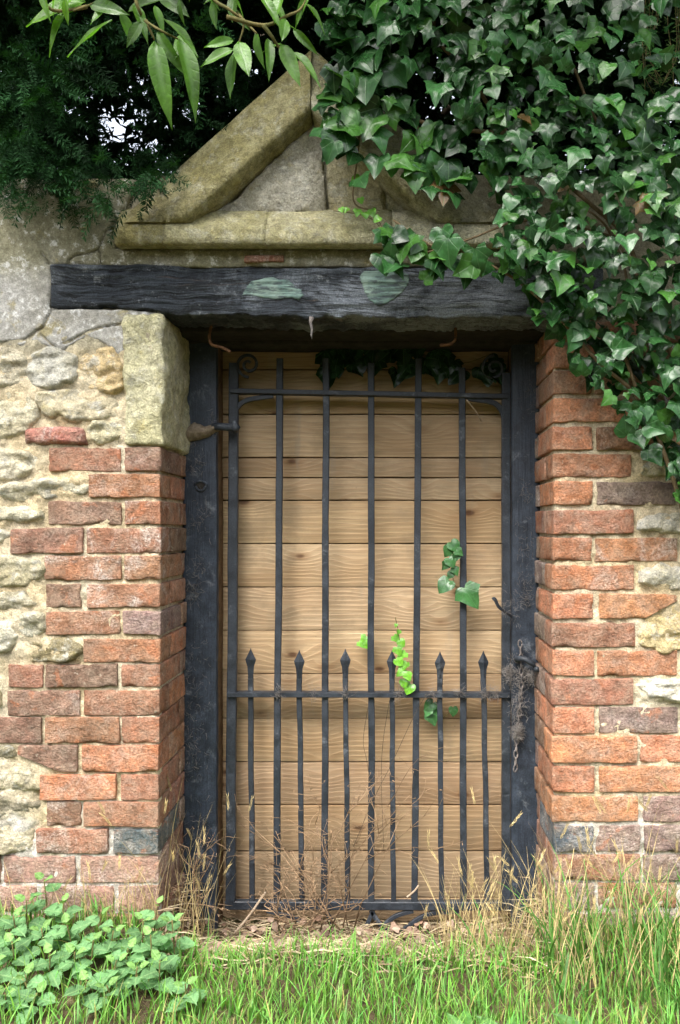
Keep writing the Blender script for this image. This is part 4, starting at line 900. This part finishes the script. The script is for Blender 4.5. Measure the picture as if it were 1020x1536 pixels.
# ------------------------------------------------------------------ grass and weeds
def blade(s, base, L, w, lean, col, bend=1., seg=4, droop=0.):
    d = Vector((math.cos(lean[0])*lean[1], math.sin(lean[0])*lean[1], 1)); side = Vector((-math.sin(lean[0]+R.uniform(-.8, .8)), math.cos(lean[0]), 0)).normalized()
    if abs(side.x) < .35: side.x = .5 if side.x >= 0 else -.5
    V, T, C = [], [], []; p = Vector(base)
    for i in range(seg+1):
        t = i/seg; ww = w*(1-t**1.6)*.5+.00015
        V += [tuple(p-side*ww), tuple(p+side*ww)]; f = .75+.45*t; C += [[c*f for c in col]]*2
        dirv = Vector((d.x*(.4+1.6*t*bend), d.y*(.4+1.6*t*bend), 1-droop*t*t)).normalized(); p = p+dirv*(L/seg)
    for i in range(seg): a = 2*i; T += [(a, a+1, a+3), (a, a+3, a+2)]
    s.add(V, T, np.array(C)); return p
gs = Soup()
for i in range(19000):
    x = R.uniform(-1.35, 1.15); y = -.02-abs(R.random())*.95
    px = CX+x*F/(D+y)
    if y > -.10 and XL-.05 < x < XR+.05 and R.random() < .93: continue
    if x < -.55 and R.random() < .45: continue
    z = ground_z(x, y); L = R.uniform(.03, .10); 
    c = (R.uniform(.135, .215), R.uniform(.29, .41), R.uniform(.05, .09)) if R.random() < (.95 if x < .25 else .86) else (.36, .32, .12)
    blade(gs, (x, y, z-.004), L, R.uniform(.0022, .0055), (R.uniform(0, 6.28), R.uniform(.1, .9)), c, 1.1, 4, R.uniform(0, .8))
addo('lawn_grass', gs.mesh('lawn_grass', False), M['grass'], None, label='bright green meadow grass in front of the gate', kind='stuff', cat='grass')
# tall grass clumps against the right pier, with straw stalks and seed heads
def seed_head(s, p, d, L, col, awn=.018):
    d = Vector(d).normalized(); a = d.cross(Vector((0, 1, .1))).normalized(); b = d.cross(a)
    for i in range(14):
        q = p+d*L*i/14; t = i*2.4; o = (a*math.cos(t)+b*math.sin(t))
        e = q+d*.007+o*.003; f = q+(d*.95+o*.22)*awn*R.uniform(.7, 1.3); w = d.cross(o)*.0010
        s.add([q, e+w, f, e-w], [(0, 1, 2), (0, 2, 3)], col)
def clump(label, x0, x1, y0, y1, ngreen, ndry, hg, hd, heads, group='tall grass clumps by the door'):
    t = thing('grass_clump', label, 'grass', group, loc=((x0+x1)/2, (y0+y1)/2, ground_z((x0+x1)/2, (y0+y1)/2)))
    g, d = Soup(), Soup()
    for i in range(ngreen):
        x, y = R.uniform(x0, x1), R.uniform(y0, y1); c = np.array((.10, .24, .05))*R.uniform(.7, 1.4)
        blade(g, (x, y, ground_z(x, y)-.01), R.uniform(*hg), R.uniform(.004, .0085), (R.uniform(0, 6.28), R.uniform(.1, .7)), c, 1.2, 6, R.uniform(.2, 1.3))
    for i in range(ndry):
        x, y = R.uniform(x0, x1), R.uniform(y0, y1); c = np.array((.52, .41, .20))*R.uniform(.7, 1.25); Ls = R.uniform(*hd)
        p = blade(d, (x, y, ground_z(x, y)-.01), Ls, R.uniform(.0020, .0034), (R.choice([R.uniform(2.4, 3.9), R.uniform(-.6, .6), R.uniform(0, 6.28)]), R.uniform(.05, .55)), c, .8, 7, R.uniform(0, .6))
        if i < heads: seed_head(d, p, (R.gauss(0, .4), R.gauss(0, .2), .8), R.uniform(.03, .05), c*1.1)
    if ngreen: addo('green_blades', g.mesh('green_blades', False), M['grass'], t, kind='stuff')
    if ndry: addo('straw_stalks', d.mesh('straw_stalks', False), M['dry'], t, kind='stuff')
clump('straw coloured dry grass clump at the foot of the latch post', .14, .46, -.12, .12, 50, 210, (.08, .2), (.10, .32), 34)
clump('mixed green and straw grass clump below the right brick pier', .40, .72, -.32, -.03, 100, 120, (.12, .30), (.10, .40), 24)
clump('dense green grass clump with few stalks at the far right of the pier', .64, 1.0, -.36, -.03, 190, 70, (.12, .32), (.15, .40), 14)
clump('thin dry stalks against the hinge side post', -.68, -.50, -.03, .16, 8, 60, (.06, .14), (.12, .42), 18)
clump('low dry straw tussock under the left brick pier', -1.05, -.62, -.1, -.02, 30, 90, (.05, .12), (.06, .2), 4)
# straw and dead leaves littering the threshold
ls = Soup()
for i in range(3600):
    x, y = R.uniform(-.68, .5), R.uniform(-.2, .34)
    if y < -.12 and R.random() < .5: continue
    z = ground_z(x, y)+R.uniform(0, .02); a = R.uniform(0, 6.28); Ls = R.uniform(.02, .12); c = np.array(R.choice([(.42, .33, .19), (.50, .42, .27), (.26, .18, .11), (.33, .25, .17)]))*R.uniform(.6, 1.2)
    d = Vector((math.cos(a), math.sin(a)*.6, R.uniform(-.12, .25))); p = Vector((x, y, z)); w = Vector((0, .0008, .0012))
    q = p+d*Ls*.5+Vector((0, 0, R.uniform(-.004, .01))); e = p+d*Ls
    ls.add([p-w, p+w, q+w, q-w, e], [(0, 1, 2), (0, 2, 3), (3, 2, 4)], c)
for i in range(420):
    x, y = R.uniform(-.62, .46), R.uniform(-.1, .32); z = ground_z(x, y)+R.uniform(.0, .03); c = np.array(R.choice([(.24, .15, .10), (.32, .22, .16), (.40, .29, .22)]))*R.uniform(.6, 1.2)
    Rm = frames(np.array([[R.gauss(0, 1), R.gauss(0, 1), R.gauss(0, .4)]]), np.array([[R.gauss(0, .5), R.gauss(-.4, .5), 1]]))[0]*R.uniform(.012, .032)
    v = ivyB[0]@Rm.T+np.array([x, y, z]); ls.add(v, ivyB[1], c)
addo('leaf_litter', ls.mesh('leaf_litter', False), M['dry'], None, label='pale straw and dead brown leaves heaped on the threshold under the gate', kind='stuff', cat='leaf litter')
# dead branching weeds in front of the gate
def dead_weed(label, base, h, n, spread, seed, lean=0.):
    rr = random.Random(seed); t = thing('dead_weed', label, 'dead plant', 'dead weeds before the gate', loc=base); s = Soup()
    def grow(p, d, L, r, lev):
        pts = [p]
        for i in range(4): d = (d+Vector((rr.gauss(0, .22), rr.gauss(0, .12), rr.gauss(0, .15)))).normalized(); pts.append(pts[-1]+d*L/4)
        c = np.array((.30, .20, .12))*rr.uniform(.7, 1.4); s.add(*tube_arr(pts, list(np.linspace(r, r*.5, 5)), 3), c)
        if lev:
            for q in pts[1:]:
                for _ in range(rr.choice([1, 1, 2])):
                    grow(q, (d*.5+Vector((rr.gauss(0, spread), rr.gauss(0, .4), rr.gauss(.15, .5)))).normalized(), L*rr.uniform(.3, .55), r*.6, lev-1)
        else:
            for _ in range(2): e = pts[-1]; o = Vector((rr.gauss(0, .004), rr.gauss(0, .003), rr.gauss(0, .004))); s.add([e, e+o, e+o+Vector((.002, 0, .003))], [(0, 1, 2)], c*1.2)
    for i in range(n): grow(Vector(base)+Vector((rr.gauss(0, .03), rr.gauss(0, .02), 0)), Vector((rr.gauss(lean, .3), rr.gauss(-.1, .15), 1)).normalized(), h*rr.uniform(.6, 1.), .0024, 2)
    addo('dead_stems', s.mesh('dead_stems', False), M['dry'], t, kind='stuff')
dead_weed('brown dead weed tangled through the middle gate bars', (W(500, 0, .24).x, .24, -.21), .42, 8, .7, 4, .05)
dead_weed('low brown dead weed between the left gate bars', (W(440, 0, .22).x, .22, -.2), .26, 6, .8, 5)
dead_weed('sparse dead weed beside the hinge side post', (W(300, 0, .18).x, .18, -.16), .30, 3, .6, 6)
for (p0, p1, r, lab) in (((352, 1400), (398, 1338), .004, 'pale broken stick leaning on the left gate bars'), ((610, 1346), (628, 1328), .003, 'short pale twig caught on the bottom rail'), ((700, 600), (722, 632), .0022, 'thin brown twig lodged behind the right corner brace')):
    t = thing('broken_stick', lab, 'stick', loc=W(*p0, YG-.03)); tube('stick_shaft', curve([W(*p0, YG-.06), W((p0[0]+p1[0])/2+2, (p0[1]+p1[1])/2, YG-.04), W(*p1, YG-.018)], 4), r, m_plain('dry_stick', (.32, .24, .16), (.42, .33, .24), 60), t, 6)
vine = thing('dry_vine', 'thin dry dead vine stem hanging from the middle rail', 'vine', loc=W(560, 1045, YG-.03))
for pts in ([(585, 1046), (575, 1110), (572, 1170), (576, 1280)], [(640, 1040), (618, 1080), (590, 1140), (560, 1200), (530, 1270)], [(552, 1060), (545, 1110), (550, 1140), (556, 1180)]): tube('vine_stem', curve([W(a, b, YG-.028) for a, b in pts], 6), .0009, M['bark'], vine, 4)

# ------------------------------------------------------------------ nettle-like herbs at the lower left
def herb_leaf(ser=True):
    half = [(0, 0), (.16, .03), (.30, .14)]
    for i in range(9):
        t = .2+.085*i; w = .40*math.sin(math.pi*min(1, (t+.1))**.9)**.75*(1-.2*t) if t < .95 else .05
        half += [(w, t), (w*.82, t+.02)]
    half.append((0, 1.02)); return fan_leaf(half, .42, .22, .22, .02)
HL = herb_leaf(); hm = arrays_mesh('leaf', HL[0], HL[1], None, HL[2]); hm.materials.append(M['herb'])
herbs = [(62, 1392, 'with the brightest crown'), (66, 1318, ''), (18, 1412, ''), (38, 1462, ''), (112, 1428, ''), (150, 1372, ''), (170, 1396, ''), (192, 1422, ''), (258, 1380, ''), (206, 1450, ''), (278, 1476, ''), (226, 1402, ''), (8, 1492, ''), (96, 1352, ''), (130, 1470, ''), (236, 1356, ''), (-20, 1370, ''), (75, 1430, ''), (-10, 1440, ''), (40, 1350, ''), (140, 1410, ''), (175, 1440, ''), (55, 1490, ''), (100, 1385, ''), (215, 1378, ''), (240, 1440, ''), (20, 1375, ''), (160, 1478, '')]
for i, (px, py, _) in enumerate(herbs):
    Y = -.09-max(0, py-1330)/160*.27; top = W(px, py, Y); bz = ground_z(top.x, top.y); base = Vector((top.x+R.uniform(-.015, .015), top.y+R.uniform(-.01, .02), bz-.005)); H = max(.05, top.z-base.z); top.z = base.z+H
    t = thing('nettle_plant', 'leafy light green nettle like plant in the patch below the left pier', 'plant', 'nettle like plants in the patch', loc=base)
    P = curve([base, base.lerp(top, .5)+Vector((R.uniform(-.006, .006), 0, 0)), top], 4); tube('stem', P, .0017, M['twig'], t, 5)
    a0 = R.uniform(0, 3.14); lv = 4 if H > .1 else 3
    for k in range(lv):
        f = 1-k*.24; q = base.lerp(top, f); sz = (.028, .050, .060, .058)[k]*R.uniform(.9, 1.15)
        for s in (0, 1):
            a = a0+k*math.pi/2+s*math.pi+R.uniform(-.2, .2); el = (.55, .12, -.15, -.3)[k]+R.uniform(-.2, .2)
            tip = np.array([[math.cos(a), math.sin(a), el]]); Rm = frames(tip, np.array([[R.gauss(0, .15), -.35, 1]]))[0]
            col = np.array((.13, .27, .11) if k else (.19, .36, .10))*R.uniform(.8, 1.25)
            leaf_obj(hm, t, q+Vector((math.cos(a), math.sin(a), 0))*.006, Rm, sz, col)
# a few round leaves low in the grass
for i, (px, py) in enumerate(((880, 1500), (700, 1505), (760, 1520))):
    p = W(px, py, -.42); p.z = ground_z(p.x, p.y)+.06
    t = thing('dock_plant', 'small broad leaved weed low in the grass', 'plant', 'broad weeds in the grass', loc=(p.x, p.y, p.z-.06))
    for k in range(5):
        a = k*1.256+R.uniform(-.3, .3); Rm = frames(np.array([[math.cos(a), math.sin(a), .5]]), np.array([[0, -.4, 1]]))[0]; leaf_obj(BLM[2], t, p-Vector((0, 0, .05)), Rm, R.uniform(.06, .09), np.array((.09, .22, .05))*R.uniform(.8, 1.2))

# ------------------------------------------------------------------ unseen trees added behind the viewer to block low sky light
wb = Soup(); n = 5200; L = vol(n, (-14, 14), (-12.5, -9), (-.2, 6.8)); keep = L[:, 2] < 3.2+.7*np.sin(L[:, 0]*1.1)+.5*np.sin(L[:, 0]*2.7+1); L = L[keep]
wb.many(*chunk, frames(RN.normal(0, 1, (len(L), 3)), RN.normal(0, 1, (len(L), 3)))*RN.uniform(4, 6.5, len(L))[:, None, None], L, ycol(len(L), (.03, .06, .02)))
addo('sky_blocking_trees', wb.mesh('sky_blocking_trees', False), M['yew'], None, label='unseen belt of dark trees added behind the viewer to block low sky light', kind='stuff', cat='trees')
